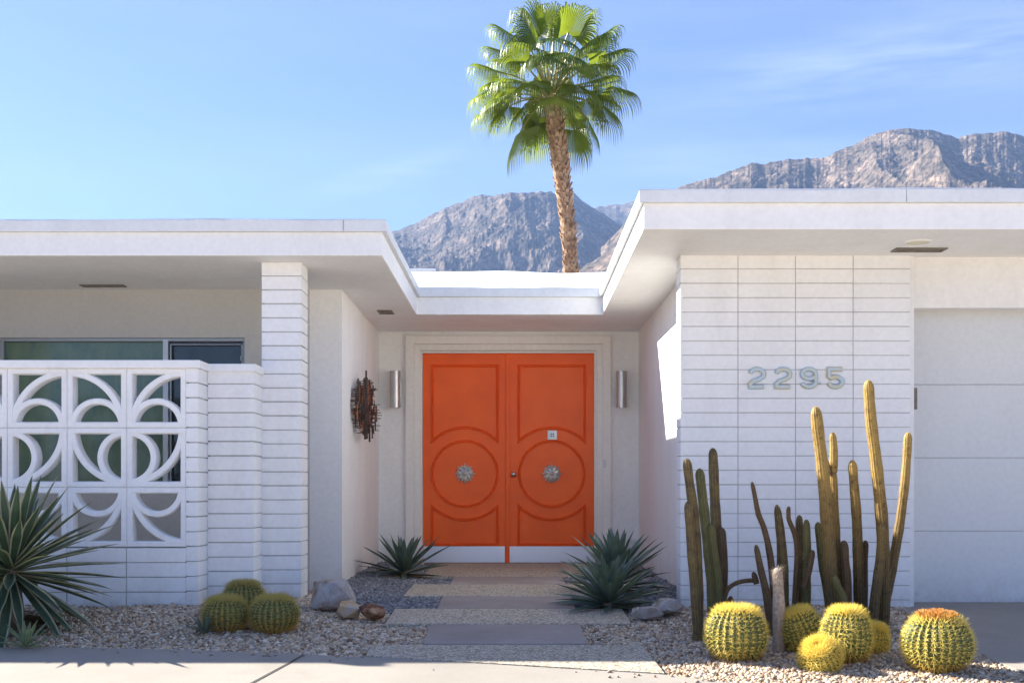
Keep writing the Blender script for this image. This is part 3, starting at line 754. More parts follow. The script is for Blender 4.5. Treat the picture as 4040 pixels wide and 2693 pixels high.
# ------------------------------------------------------------ wall sculpture
random.seed(21)
art = empty('wall_sculpture', (-1.40, 10.28, 1.54), 'spiky metal wall sculpture of dark and copper bars on the left entry wall', 'sculpture')
bars = MB(); links = bars
for i in range(150):
    u = random.uniform(-1,1); u = max(-1, min(1, u)); y = 10.28+u*.44
    hh = .27*math.sqrt(1-u*u*.85)
    zc_ = 1.54+random.uniform(-.9,.9)*hh; L = random.uniform(.02,.075)
    z0_, z1_ = max(zc_-L, 1.54-hh*1.15), min(zc_+L, 1.54+hh*1.1)
    x = -1.431+random.uniform(.015,.15); w_ = random.uniform(.005,.010)
    bars.box(x-w_*.6, x+w_*.6, y-w_, y+w_, z0_, z1_, 1 if random.random() < .36 else 0)
    if i % 3 == 0: links.box(-1.431, x, y-.003, y+.003, (z0_+z1_)/2-.003, (z0_+z1_)/2+.003)
    zz = random.uniform(z0_, z1_); l_ = random.uniform(.02,.09); links.box(x-.003, x+.003, y-l_, y+l_, zz-.003, zz+.003)
    if i % 2: links.box(x-.03, x+.05, y-.0035, y+.0035, zz+.02, zz+.026)
for y, z0_, z1_ in ((10.16,1.5,1.86), (10.22,1.25,1.5), (10.4,1.23,1.6), (10.08,1.24,1.5), (10.38,1.5,1.8)):
    bars.box(-1.34, -1.325, y-.009, y+.009, z0_, z1_)
bars.build('bar_cluster', [M['iron'], M['copper']], art)
# ------------------------------------------------------------ house number
hn = empty('house_number', (X(1829,325), 7.985, Z(868,325)), 'pale raised house number 2295 on the white block pier', 'house number')
sn = 325.0
def ell(cx, cz, rx, rz, a0, a1, n):
    return [(cx+rx*math.cos(R(a0+(a1-a0)*i/n)), cz+rz*math.sin(R(a0+(a1-a0)*i/n))) for i in range(n+1)]
def dig(ch, cx_, w_, h_):
    zt_, zb_ = Z(843,sn), Z(893.5,sn); x0, x1 = X(cx_-w_/2,sn), X(cx_+w_/2,sn)
    t = .0155; x0 += t; x1 -= t; zt_ -= t; zb_ += t; H = zt_-zb_; r_ = (x1-x0)/2; cx = (x0+x1)/2; q = H*.27
    if ch == '2': return ell(cx, zt_-q, r_, q, 172, 0, 12)+[(x1-.004, zt_-H*.42), (cx+.016, zt_-H*.57), (x0+.016, zb_+H*.30), (x0, zb_+H*.17), (x0, zb_), (x1, zb_)]
    if ch == '9': return ell(cx, zt_-q, r_, q, 0, 360, 28)[:-3], [(x1, zt_-q), (x1, zb_+q)]+ell(cx, zb_+q, r_, q, 0, -165, 12)
    if ch == '5': return [(x1, zt_), (x0+.002, zt_), (x0, zt_-H*.42)]+ell(cx, zb_+q*1.02, r_, q*1.05, 130, -165, 16)
def digit(ch, cxp, w_):
    p = dig(ch, cxp, w_, 50)
    paths = list(p) if isinstance(p, tuple) else [p]
    b = MB(); y = 8.0
    for k, q in enumerate(paths):
        b.sweep(q, [(-.0155,0), (-.0155,.014+k*.0006), (-.0125,.017+k*.0006), (.0125,.017+k*.0006), (.0155,.014+k*.0006), (.0155,0)], y-.002, False, True, 0)
        b.sweep(q, [(-.0095,.010), (-.0095,.0205+k*.0006), (.0095,.0205+k*.0006), (.0095,.010)], y-.002, False, True, 1)
    b.build('digit', [M['digit_b'], M['digit_a']], hn)
for ch, cxp, w_ in (('2',1738,41), ('2',1798,41), ('9',1857,41), ('5',1918,41)): digit(ch, cxp, w_)

# ------------------------------------------------------------ boulders
def boulder(cx, cy, sx, sy, sz, m, seed, label, rz=0, sink=.15):
    random.seed(seed); bm = bmesh.new()
    pts = []
    for i in range(19):
        v_ = Vector((random.gauss(0,1), random.gauss(0,1), random.gauss(0,1))).normalized()
        v_ *= random.uniform(.82,1.0)
        v_ = Vector([math.copysign(abs(q)**.75, q) for q in v_])
        bm.verts.new(v_)
    r_ = bmesh.ops.convex_hull(bm, input=bm.verts)
    bmesh.ops.delete(bm, geom=[g_ for g_ in r_['geom_interior'] if isinstance(g_, bmesh.types.BMVert)], context='VERTS')
    bmesh.ops.bevel(bm, geom=bm.edges[:], offset=.025, segments=1, affect='EDGES', profile=.5)
    bmesh.ops.subdivide_edges(bm, edges=bm.edges[:], cuts=2, use_grid_fill=True)
    me = bpy.data.meshes.new('boulder'); bm.to_mesh(me); bm.free()
    c, s = math.cos(rz), math.sin(rz)
    zb = gz(cx, cy)+float(bumpz(cx, cy))+sz*(1-sink)
    for v_ in me.vertices:
        q = v_.co; n_ = math.sin(q.x*9+seed)*math.sin(q.y*8)*math.sin(q.z*11+seed)*.04+random.uniform(-.012,.012)
        x, y, z = q.x*sx*(1+n_), q.y*sy*(1+n_), q.z*sz*(1+n_)
        v_.co = (x*c-y*s, x*s+y*c, z)
    me.materials.append(m); o = bpy.data.objects.new('boulder', me); COL.objects.link(o); o.location = (cx, cy, zb)
    tag(o, label, 'boulder', 'boulders beside the path')
boulder(-1.265, 7.80, .195, .15, .125, M['rock_grey'], 4, 'large grey and rust boulder left of the path', .1)
boulder(-1.105, 7.50, .092, .085, .072, M['rock_tan'], 8, 'tan rounded boulder in front of the large grey one', .5)
boulder(-.945, 7.47, .10, .08, .062, M['rock_brown'], 9, 'dark rust-brown boulder beside the path slab', -.3)
boulder(.875, 7.50, .12, .08, .060, M['rock_grey'], 12, 'low grey boulder at the right end of the slab', .2)
boulder(1.03, 7.66, .12, .10, .068, M['rock_grey'], 15, 'tan-grey boulder against the corner of the block pier', .8)

# ------------------------------------------------------------ rosette plants
def leaf(mb, base, az, el, L, W, droop, fold=.28, seg=8, twist=0, tip=.55, m=0, thick=.0):
    """a sword leaf bending under gravity"""
    p = Vector(base); rows = []; uvs = []
    d = Vector((math.cos(az)*math.cos(el), math.sin(az)*math.cos(el), math.sin(el)))
    side = Vector((-math.sin(az), math.cos(az), 0))
    side = Quaternion(d, twist) @ side
    st = L/seg
    for i in range(seg+1):
        t = i/seg
        wd = W*(.62+.38*min(1, t/tip))*(1-max(0, (t-tip)/(1-tip))**1.7) if t > 0 else W*.6
        wd = max(wd, .0008)
        up = side.cross(d).normalized()
        if up.z < 0 and el < R(80): up = -up
        f_ = fold*wd*(1-.3*t)
        rows.append([tuple(p-side*wd/2+up*f_), tuple(p-side*wd*.27+up*f_*.35), tuple(p), tuple(p+side*wd*.27+up*f_*.35), tuple(p+side*wd/2+up*f_)])
        uvs.append([(u, t) for u in (0,.27,.5,.73,1)])
        d = (d+Vector((0,0,-1))*droop*st/L*(.4+t)).normalized()
        p = p+d*st
    mb.grid(rows, m=m, uvs=uvs)
def rosette(name, cx, cy, z0, n, L, W, m, seed, label, el_lo=-12, el_hi=86, h=.12, droop=.25, dead=0, jit=8, cat='agave', rx=.02, fold=.28, dmat=None, group=None, hq=.9, inner=.62):
    random.seed(seed)
    t = empty(name, (cx, cy, z0), label, cat, group)
    b = MB()
    for i in range(n):
        q = (i+.5)/n
        el = el_hi+(el_lo-el_hi)*q**.85+random.uniform(-jit,jit)
        az = i*2.39996+random.uniform(-.12,.12)
        Lq = L*(inner+(1-inner)*min(1,q*2.2))*random.uniform(.88,1.08)
        zb = z0+h*(1-q*hq)
        leaf(b, (cx+rx*math.cos(az), cy+rx*math.sin(az), zb), az, R(el), Lq, W*random.uniform(.85,1.12), droop*random.uniform(.4,1.4), fold, twist=random.uniform(-.25,.25))
    b.build('leaves', m, t, smooth=True)
    if dead:
        b = MB()
        for i in range(dead):
            az = random.uniform(0, 6.28)
            leaf(b, (cx+rx*math.cos(az), cy+rx*math.sin(az), z0+h*.12), az, R(random.uniform(-18,0)), L*random.uniform(.45,.8), W*.7, .15)
        b.build('dry_leaves', dmat or M['deadleaf'], t, smooth=True)
    st = MB(); st.tube([(cx,cy,z0-.03), (cx,cy,z0+h*.9)], [rx*1.8+.01, rx*.9+.006], 10); st.build('stem', M['deadleaf'], t)
    return t
def zg(x, y): return gz(x, y)+float(bumpz(x, y))
x, y = X(20, 372), 7.02
rosette('striped_agave', x, y, zg(x,y), 105, .62, .066, M['yucca'], 31, 'huge striped agave with cream-edged leaves at the left edge', -45, 82, .42, .16, 30, 6, rx=.045, hq=.35, inner=.85)
x, y = X(42,405), 6.52
rosette('small_agave', x, y, zg(x,y), 20, .20, .024, M['agave_pale'], 33, 'small pale young agave in gravel below the huge striped one', 5, 84, .03, .05, 0, rx=.006)
x, y = X(458,386), 6.86
rosette('small_agave', x, y, zg(x,y), 20, .17, .017, M['agave_blue'], 34, 'small blue-green agave left of the shaded barrel cacti', 15, 84, .02, .1, 0, rx=.006)
rosette('agave', X(930,252), 10.25, .01, 38, .47, .054, M['agave_blue'], 41, 'blue-green agave left of the door in dark gravel', -4, 84, .07, .12, 34, 5, rx=.025, group='agaves flanking the path')
rosette('agave', X(1416,300), 8.75, .0, 44, .47, .060, M['agave_blue'], 44, 'taller agave at the right of the path, behind the broad one', 5, 85, .20, .08, 12, 5, rx=.03, group='agaves flanking the path')
rosette('agave', X(1402,330), 7.98, zg(.66,7.98), 56, .42, .064, M['agave_blue'], 43, 'broad dense agave at the right edge of the path slabs', -4, 85, .09, .10, 34, 5, rx=.03, group='agaves flanking the path')

# ------------------------------------------------------------ barrel cacti
GL = 'barrel cacti left of the path'
M['spine_shaded'] = spinemat('shaded_yellow_spines', (.50,.42,.13), (.5,.42,.13))  # yellow spines and wool darkened in colour for the trio lying in shade
M['wool_shaded'] = spinemat('shaded_wool', (.48,.40,.09), (.48,.4,.09))
def barrel(name, cx, cy, r_, hgt, seed, label, tilt=(0,0), ribs=26, top='wool', group=None, zb=None, old=.25, sp=1.0):
    random.seed(seed)
    z0 = zg(cx, cy)-.015 if zb is None else zb
    t = empty(name, (cx, cy, z0), label, 'barrel cactus', group)
    rot = Matrix.Rotation(tilt[0], 3, 'Y') @ Matrix.Rotation(tilt[1], 3, 'X')
    C_ = Vector((cx, cy, z0))
    def pt(u, a, bulge=0.0):       # u 0 bottom..1 top
        th = (u*.97+.03)*math.pi
        rr = r_*max(0, math.sin(th))**.80; zz = hgt*(.5-.5*math.cos(th))
        if u > .8: zz -= .10*hgt*((u-.8)/.2)**2*.6
        rib = 1+(.05+.02*math.sin(a*3+seed)+.01*math.sin(zz*40+seed))*(abs(math.cos(a*ribs/2))**.6*2-1.2)*min(1, math.sin(th)*2)
        v_ = Vector(((rr*rib+bulge)*math.cos(a), (rr*rib+bulge)*math.sin(a), zz))
        return C_+rot@v_
    b = MB(); na = ribs*6
    b.grid([[tuple(pt(u/26, 2*math.pi*k/na)) for k in range(na)] for u in range(27)], True)
    b.build('body', M['barrel'], t, smooth=True)
    s = MB(); ph = random.random()
    for k in range(ribs):
        a0 = 2*math.pi*k/ribs
        nA = 17
        for i in range(nA):
            u = .10+.86*(i+random.uniform(.3,.7))/nA
            p = pt(u, a0); c0 = C_+rot@Vector((0,0,hgt*.45))
            n_ = (p-c0); n_.z *= .7; n_.normalize()
            upv = (pt(min(1,u+.03), a0)-pt(u-.03, a0)).normalized(); sd_ = n_.cross(upv)
            cnt = 7 if u < .78 else (13 if top != 'flower' else 5)
            for q in range(cnt):
                an = 2*math.pi*q/cnt+random.uniform(-.3,.3)
                L = .036*sp*random.uniform(.7,1.25)*(1.25 if u > .75 else 1)
                d = (n_*random.uniform(.55,1.1)+upv*math.sin(an)*.8+sd_*math.cos(an)*.9)
                if u > .72: d += Vector((0,0,.7))
                d.normalize(); wv_ = d.cross(n_+Vector((.01,.3,.1))).normalized()*.0018
                pe = p+d*L+Vector((0,0,-.002))
                mi = 1 if (u < .10+old*random.uniform(.2,1.0)) else 0
                s.tri(tuple(p-wv_), tuple(p+wv_), tuple(pe), mi)
    s.build('spines', [M['spine'], M['spine_old']] if group != GL else [M['spine_shaded'], M['spine_old']], t, norm=False)
    c = MB(); n_t = 1300 if top == 'wool' else 560
    for i in range(n_t):
        a = random.uniform(0, 6.283); q = random.random()**(.5 if top != 'wool' else .75)*(.42 if top == 'wool' else .50); 
        rr = q*r_; zz = hgt*(.955-.12*q*q+(.05 if top == 'flower' else 0))
        p = C_+rot@Vector((rr*math.cos(a), rr*math.sin(a), zz-.01))
        d = rot@Vector((math.cos(a)*q*1.2+random.uniform(-.5,.5), math.sin(a)*q*1.2+random.uniform(-.5,.5), 1)); d.normalize()
        if top == 'wool':
            wv_ = d.cross(Vector((random.random(),1,0))).normalized()*.0016; c.tri(tuple(p-wv_), tuple(p+wv_), tuple(p+d*.022*random.uniform(.6,1.3)))
        else:
            if q < .16: continue
            L = .044*random.uniform(.6,1.2)*(r_/.18); wv_ = d.cross(Vector((0,1,.1))).normalized()*.0055; w2_ = d.cross(wv_).normalized()*.0055
            a_, b_ = p+d*L*.55, p+d*L
            c.grid([[tuple(p-wv_*.6), tuple(p+w2_*.6), tuple(p+wv_*.6), tuple(p-w2_*.6)], [tuple(a_-wv_), tuple(a_+w2_), tuple(a_+wv_), tuple(a_-w2_)], [tuple(b_-wv_*.3), tuple(b_+w2_*.3), tuple(b_+wv_*.3), tuple(b_-w2_*.3)]], True, cap1=True)
    if top == 'wool': c.build('crown_wool', M['wool'] if group != GL else M['wool_shaded'], t, norm=False)
    else: c.build('dried_flowers', M['flower'] if top == 'flower' else M['brownfl'], t, norm=False)
    return t
GL = 'barrel cacti left of the path'; GR = 'barrel cacti at the foot of the column cacti'
def bx(px, py): return G(px, py)
x, y = bx(519,1452); barrel('barrel_cactus', x, y+-0.020, .132, 0.200, 51, 'front-left barrel cactus of the shaded trio', group=GL, old=.5)
x, y = bx(629,1452); barrel('barrel_cactus', x, y+0.000, .143, 0.214, 52, 'right-hand barrel cactus of the shaded trio', group=GL, old=.5)
x, y = bx(560,1420); barrel('barrel_cactus', x-.01, y+0.040, .128, 0.195, 53, 'rear barrel cactus of the shaded trio with dark dried fruits on top', top='brown', group=GL, old=.3)
x, y = bx(1693,1515); barrel('barrel_cactus', x, y+0.020, 0.157, 0.297, 54, 'single round barrel cactus nearest the path slab in sun', group=GR)
x, y = bx(1948,1521); barrel('barrel_cactus', x, y+0.020, 0.126, 0.293, 55, 'tallest barrel cactus in the middle of the clump of four', group=GR)
x, y = bx(1862,1500); barrel('barrel_cactus', x, y+0.040, 0.116, 0.244, 56, 'left barrel cactus of the clump of four, leaning left', (-.35,0), group=GR, old=.4)
x, y = bx(1890,1524); barrel('barrel_cactus', x-.01, y-0.070, 0.104, 0.160, 57, 'small front barrel cactus of the clump, tipped forward and left', (-.45,.45), group=GR)
x, y = bx(2000,1505); barrel('barrel_cactus', x, y+0.010, 0.075, 0.161, 58, 'smallest barrel cactus at the right of the clump', (.2,0), group=GR)
x, y = bx(2157,1540); barrel('barrel_cactus', x, y+0.030, 0.169, 0.297, 59, 'widest barrel cactus crowned with orange dried flowers beside the driveway', top='flower', group=GR, ribs=28)

# ------------------------------------------------------------ column cacti
def catmull(pts, n):
    out = []
    P_ = [pts[0]]+list(pts)+[pts[-1]]
    for i in range(1, len(P_)-2):
        for k in range(n):
            t = k/n; a, b, c, d = (np.array(P_[i-1]), np.array(P_[i]), np.array(P_[i+1]), np.array(P_[i+2]))
            out.append(tuple(.5*((2*b)+(-a+c)*t+(2*a-5*b+4*c-d)*t*t+(-a+3*b-3*c+d)*t**3)))
    return out+[tuple(pts[-1])]
def stem(parent, pix, Yb, wpx_, mats, seed, fuzz=1.0, name='stem', ribs=11, dy=0.0, spinelen=.012, taper=.85, buried=True):
    """pix: (px,py) from base to tip at depth Yb (+dy at the tip); wpx_: width"""
    random.seed(seed); s0 = F/Yb
    pts = []
    for i, (a, c) in enumerate(pix):
        y = Yb+dy*i/max(1,len(pix)-1); s_ = F/y; pts.append((X(a,s_), y, Z(c,s_)))
    if buried:
        g0 = zg(pts[0][0], Yb)-.02
        if pts[0][2] > g0: pts[0] = (pts[0][0], Yb, g0)
    cl = [Vector(q) for q in catmull(pts, 10)]
    L = [0]
    for a, c in zip(cl[:-1], cl[1:]): L.append(L[-1]+(c-a).length)
    tot = L[-1]; r0 = wpx_/2/s0; n = max(14, int(tot/.03)); rows = []; frames = []
    def at(l):
        for i in range(len(L)-1):
            if L[i+1] >= l: 
                t = (l-L[i])/max(1e-6, L[i+1]-L[i]); return cl[i].lerp(cl[i+1], t)
        return cl[-1]
    ls = [tot*i/n*.94 for i in range(n)]+[tot-r0*k for k in (1.6,1.2,.8,.5,.25,.1,.0)]
    ls = sorted(set([l for l in ls if l <= tot and l >= 0]))
    na = ribs*4
    for l in ls:
        p = at(l); d = (at(min(tot, l+.02))-at(max(0, l-.02))).normalized()
        a = d.cross(Vector((0,1,0))).normalized() if abs(d.y) < .9 else Vector((1,0,0)); b = d.cross(a)
        e = (tot-l)/(r0*1.7); cap = math.sqrt(max(0, 1-(1-min(1,e))**2)) if e < 1 else 1
        rr = r0*(taper+(1-taper)*min(1, (tot-l)/(tot*.6)))*cap*(1+.035*math.sin(l*23+seed)+.02*math.sin(l*51))
        rr = max(rr, .0005); frames.append((p, a, b, d, rr))
        rows.append([tuple(p+(a*math.cos(q)+b*math.sin(q))*rr*(1+.055*math.cos(ribs*q))) for q in [2*math.pi*k/na for k in range(na)]])
    m_ = MB(); m_.grid(rows, True, 0)
    if fuzz:
        step = .010/fuzz; l = .01
        while l < tot-.002:
            i = min(len(ls)-1, max(0, int(np.searchsorted(ls, l)))); p, a, b, d, rr = frames[i]; p = at(l)
            for k in range(ribs):
                q = 2*math.pi*k/ribs; o_n = a*math.cos(q)+b*math.sin(q); c_ = p+o_n*rr*1.03
                for z_ in range(4):
                    dd = (o_n+d*random.uniform(-.5,1.1)+o_n.cross(d)*random.uniform(-.9,.9)).normalized()
                    wv_ = dd.cross(d).normalized()*.0005
                    m_.tri(tuple(c_-wv_), tuple(c_+wv_), tuple(c_+dd*spinelen*random.uniform(.6,1.4)), 1)
            l += step
    return m_.build(name, mats, parent, smooth=True, norm=False)
CG = 'clumps of column cactus before the block pier'
c1_ = empty('column_cactus', (X(1620,378), 6.9, zg(1.15,6.9)), 'olive column cactus clump of six stems at the left of the block pier', 'column cactus', CG)
gm = [M['cactus_green'], M['spine_gold']]; om = [M['cactus'], M['spine_gold']]; dm = [M['cactus_dark'], M['spine_old']]
stem(c1_, [(1603,1455), (1603,1340), (1596,1200), (1584,1110), (1577,1052)], 6.86, 23, om, 1)
stem(c1_, [(1603,1456), (1598,1380), (1588,1260), (1580,1150)], 6.78, 21, om, 2)
stem(c1_, [(1640,1440), (1634,1330), (1620,1200), (1606,1075)], 6.98, 24, gm, 3)
stem(c1_, [(1655,1420), (1650,1300), (1642,1150), (1637,1028)], 7.15, 24, om, 4)
stem(c1_, [(1652,1430), (1650,1350), (1640,1270), (1632,1202)], 6.95, 20, gm, 5)
stem(c1_, [(1656,1400), (1662,1300), (1660,1250), (1657,1210)], 7.1, 20, dm, 6)
stem(c1_, [(1668,1400), (1676,1385), (1679,1368)], 7.0, 16, dm, 7, buried=False)
c2_e = empty('column_cactus', (X(1800,378), 6.9, zg(1.6,6.9)), 'thin dark brown column cactus clump between the two olive clumps', 'column cactus', CG)
stem(c2_e, [(1662,1378), (1672,1352), (1692,1338), (1715,1333), (1738,1332)], 6.95, 10, dm, 8, name='branch', buried=False, taper=1, ribs=7)
stem(c2_e, [(1738,1340), (1733,1322), (1730,1312)], 6.9, 13, dm, 88, name='branch', buried=False, ribs=7)
stem(c2_e, [(1785,1400), (1772,1300), (1757,1220), (1742,1180), (1734,1140), (1727,1106)], 6.92, 16, dm, 9, taper=.55)
stem(c2_e, [(1775,1430), (1762,1370), (1748,1310), (1736,1250)], 6.84, 19, dm, 10, taper=.6)
stem(c2_e, [(1798,1400), (1797,1300), (1793,1230), (1784,1158)], 7.0, 27, om, 11, taper=.55)
stem(c2_e, [(1820,1400), (1830,1290), (1826,1230), (1811,1190), (1812,1162)], 6.95, 12, dm, 12, taper=.8)
stem(c2_e, [(1832,1410), (1836,1330), (1836,1260), (1836,1182)], 7.05, 18, om, 13)
stem(c2_e, [(1852,1405), (1853,1320), (1854,1260), (1852,1192)], 6.95, 18, gm, 14)
stem(c2_e, [(1846,1350), (1858,1310), (1867,1262)], 6.88, 14, dm, 15, buried=False)
go = [M['cactus_lit_top'], M['spine_gold']]
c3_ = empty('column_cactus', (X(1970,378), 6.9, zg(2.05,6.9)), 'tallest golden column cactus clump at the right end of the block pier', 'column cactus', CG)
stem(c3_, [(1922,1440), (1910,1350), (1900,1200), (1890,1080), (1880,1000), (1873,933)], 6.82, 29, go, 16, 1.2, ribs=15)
stem(c3_, [(1912,1430), (1900,1360), (1888,1290), (1878,1198)], 7.0, 18, gm, 17)
stem(c3_, [(1925,1400), (1922,1290), (1916,1150), (1913,1080)], 7.0, 20, go, 18, 1.1)
stem(c3_, [(1913,1085), (1915,1040), (1912,992)], 7.0, 18, go, 19, buried=False)
stem(c3_, [(1908,1090), (1903,1075), (1898,1055)], 6.98, 10, dm, 20, buried=False, ribs=7)
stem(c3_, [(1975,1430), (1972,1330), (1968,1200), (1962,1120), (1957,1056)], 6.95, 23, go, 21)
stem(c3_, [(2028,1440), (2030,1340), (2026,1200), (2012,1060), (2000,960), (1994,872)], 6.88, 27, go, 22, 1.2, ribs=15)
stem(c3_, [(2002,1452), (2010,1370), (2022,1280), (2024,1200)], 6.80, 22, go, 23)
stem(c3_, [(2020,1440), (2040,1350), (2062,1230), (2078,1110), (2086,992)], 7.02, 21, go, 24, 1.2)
stem(c3_, [(1945,1420), (1944,1340), (1940,1290), (1938,1240)], 6.9, 23, dm, 25)
stem(c3_, [(1984,1430), (1985,1340), (1986,1280), (1988,1240)], 7.0, 16, dm, 26)
stem(c3_, [(1952,1425), (1938,1380), (1924,1345), (1917,1322)], 6.72, 17, gm, 27)
# hairy leaning cactus
hc = empty('hairy_cactus', (X(1788,405), 6.42, zg(1.5,6.42)), 'pale scaly cactus stem with a shaggy white tip between clumps', 'cactus')
stem(hc, [(1788,1485), (1789,1420), (1788,1360), (1784,1303)], 6.42, 27, [M['hairskin'], M['hair']], 40, 1.0, taper=.85, spinelen=.009, ribs=16)
hr = MB(); random.seed(9); tx, tz = X(1785,405), Z(1316,405)
for i in range(520):
    a = random.uniform(0,6.283); l = random.random(); p = Vector((tx+.028*math.cos(a)*random.random(), 6.42+.028*math.sin(a)*random.random(), tz+random.uniform(-.06,.03)))
    d = Vector((math.cos(a)*.8-.15, math.sin(a)*.8, random.uniform(-.9,.9))).normalized(); wv_ = d.cross(Vector((.1,.2,1))).normalized()*.0014
    hr.tri(tuple(p-wv_), tuple(p+wv_), tuple(p+d*random.uniform(.02,.05)))
hr.build('hair_tuft', M['hair'], hc, norm=False)

# ------------------------------------------------------------ palm
random.seed(77)
YP = 28.0; sp_ = F/YP
palm = empty('palm_tree', (X(1311,sp_), YP, -.05), 'tall fan palm behind the entry roof with shaggy brown trunk', 'palm tree')
tp = [(1311,1180), (1312,1000), (1312,800), (1311,640), (1307,560), (1300,490), (1292,420), (1284,360), (1278,310), (1270,255), (1266,225)]
tpts = [(X(a,sp_), YP, Z(c,sp_)) for a, c in tp]
tpts[0] = (tpts[0][0], YP, -.1)
cl = catmull(tpts, 8)
def tr(z): return .175+.06*max(0, min(1, (z-7.0)/3.0))
tm = MB(); tm.tube(cl, [tr(q[2])*.92 for q in cl], 20); tm.build('trunk', M['trunk'], palm, smooth=True)
bt = MB(); zlist = [q for q in cl if q[2] > 4.5]
def trunk_at(z):
    for a, c in zip(cl[:-1], cl[1:]):
        if a[2] <= z <= c[2]:
            t = (z-a[2])/(c[2]-a[2]); return Vector(a).lerp(Vector(c), t)
    return Vector(cl[-1])
z = 4.2; row = 0
while z < cl[-1][2]-.05:
    k = 9
    for i in range(k):
        a = 2*math.pi*(i+.5*(row % 2))/k+random.uniform(-.14,.14)
        c = trunk_at(z+random.uniform(-.03,.03)); r_ = tr(z)*.84
        o_n = Vector((math.cos(a), math.sin(a), 0)); s_n = Vector((-math.sin(a), math.cos(a), 0))
        w_ = random.uniform(.045,.075); L = random.uniform(.10,.2); fl = random.uniform(.03,.085)
        b0 = c+o_n*r_; b1 = c+o_n*(r_+fl)+Vector((0,0,L))+s_n*random.uniform(-.04,.04)
        th = o_n*.022
        bt.grid([[tuple(b0-s_n*w_), tuple(b0+s_n*w_), tuple(b0+s_n*w_-th), tuple(b0-s_n*w_-th)],
                 [tuple(b1-s_n*w_*.55), tuple(b1+s_n*w_*.45+Vector((0,0,random.uniform(-.03,.03)))), tuple(b1+s_n*w_*.45-th), tuple(b1-s_n*w_*.55-th)]], True, cap1=True)
    z += .085; row += 1
bt.build('leaf_boots', M['boot'], palm, norm=False)
heart = Vector(tpts[-1])+Vector((0,0,-.12))
def frond(hub_px, hub_py, dy, Rf, axis=None, droop=1.25, spread=122, nrm=None):
    hy = YP+dy; s_ = F/hy
    hub = Vector((X(hub_px,s_), hy, Z(hub_py,s_)))
    v_ = hub-heart; b = MB()
    pts = []; 
    for i in range(9):
        t = i/8; p = heart.lerp(hub, t); p.z += .16*v_.length*math.sin(math.pi*t)*(.7 if v_.z > -.3 else .9); pts.append(p)
    b.tube(pts, [.030-.014*i/8 for i in range(9)], 5, m=1)
    a = Vector(axis).normalized() if axis else ((pts[-1]-pts[-3]).normalized()*.8+v_.normalized()*.4+Vector((0,0,-.25))).normalized()
    up = Vector((0,0,1)) if nrm is None else Vector(nrm)
    out = Vector((v_.x, v_.y, 0)); out = out.normalized() if out.length > .05 else Vector((0,-1,0))
    if a.z < -.5 and nrm is None: up = out+Vector((0,0,.3))
    side = a.cross(up).normalized(); n_ = side.cross(a).normalized()
    nl = 46; dph = R(2*spread)/nl
    for i in range(nl):
        ph = -R(spread)+dph*(i+.5); Rl = Rf*(.80+.20*math.cos(ph))*random.uniform(.93,1.05)
        dr = (a*math.cos(ph)+side*math.sin(ph)-n_*(.30*math.sin(ph)**2)+n_*.10*math.cos(ph)).normalized()
        lat = n_.cross(dr).normalized(); p = hub.copy(); d = dr.copy(); rows = []; uvs = []; seg = 11
        for k in range(seg+1):
            t = k/seg; rr = Rl*t
            hw_ = rr*math.tan(dph/2)*1.02 if t < .52 else Rl*.52*math.tan(dph/2)*(1-((t-.52)/.48)**1.5)*.8+.0015
            fo = n_*hw_*.55*(1 if t < .6 else .8)
            rows.append([tuple(p-lat*hw_-fo*.5), tuple(p+fo*.5), tuple(p+lat*hw_-fo*.5)])
            u = min(1, max(0, (t-.1)*.9+(.12 if random.random() < .15 else 0))); uvs.append([(u,t)]*3)
            w_ = max(0, (t-.40)/.60); g_ = droop*w_*random.uniform(.8,1.15)*1.9
            d = (d*(1-min(.65,g_*.42))+Vector((0,0,-1))*g_*.42).normalized(); p = p+d*(Rl/seg)
        b.grid(rows, m=0, uvs=uvs)
    return b.build('frond', [M['palm'], M['petiole']], palm, smooth=False)
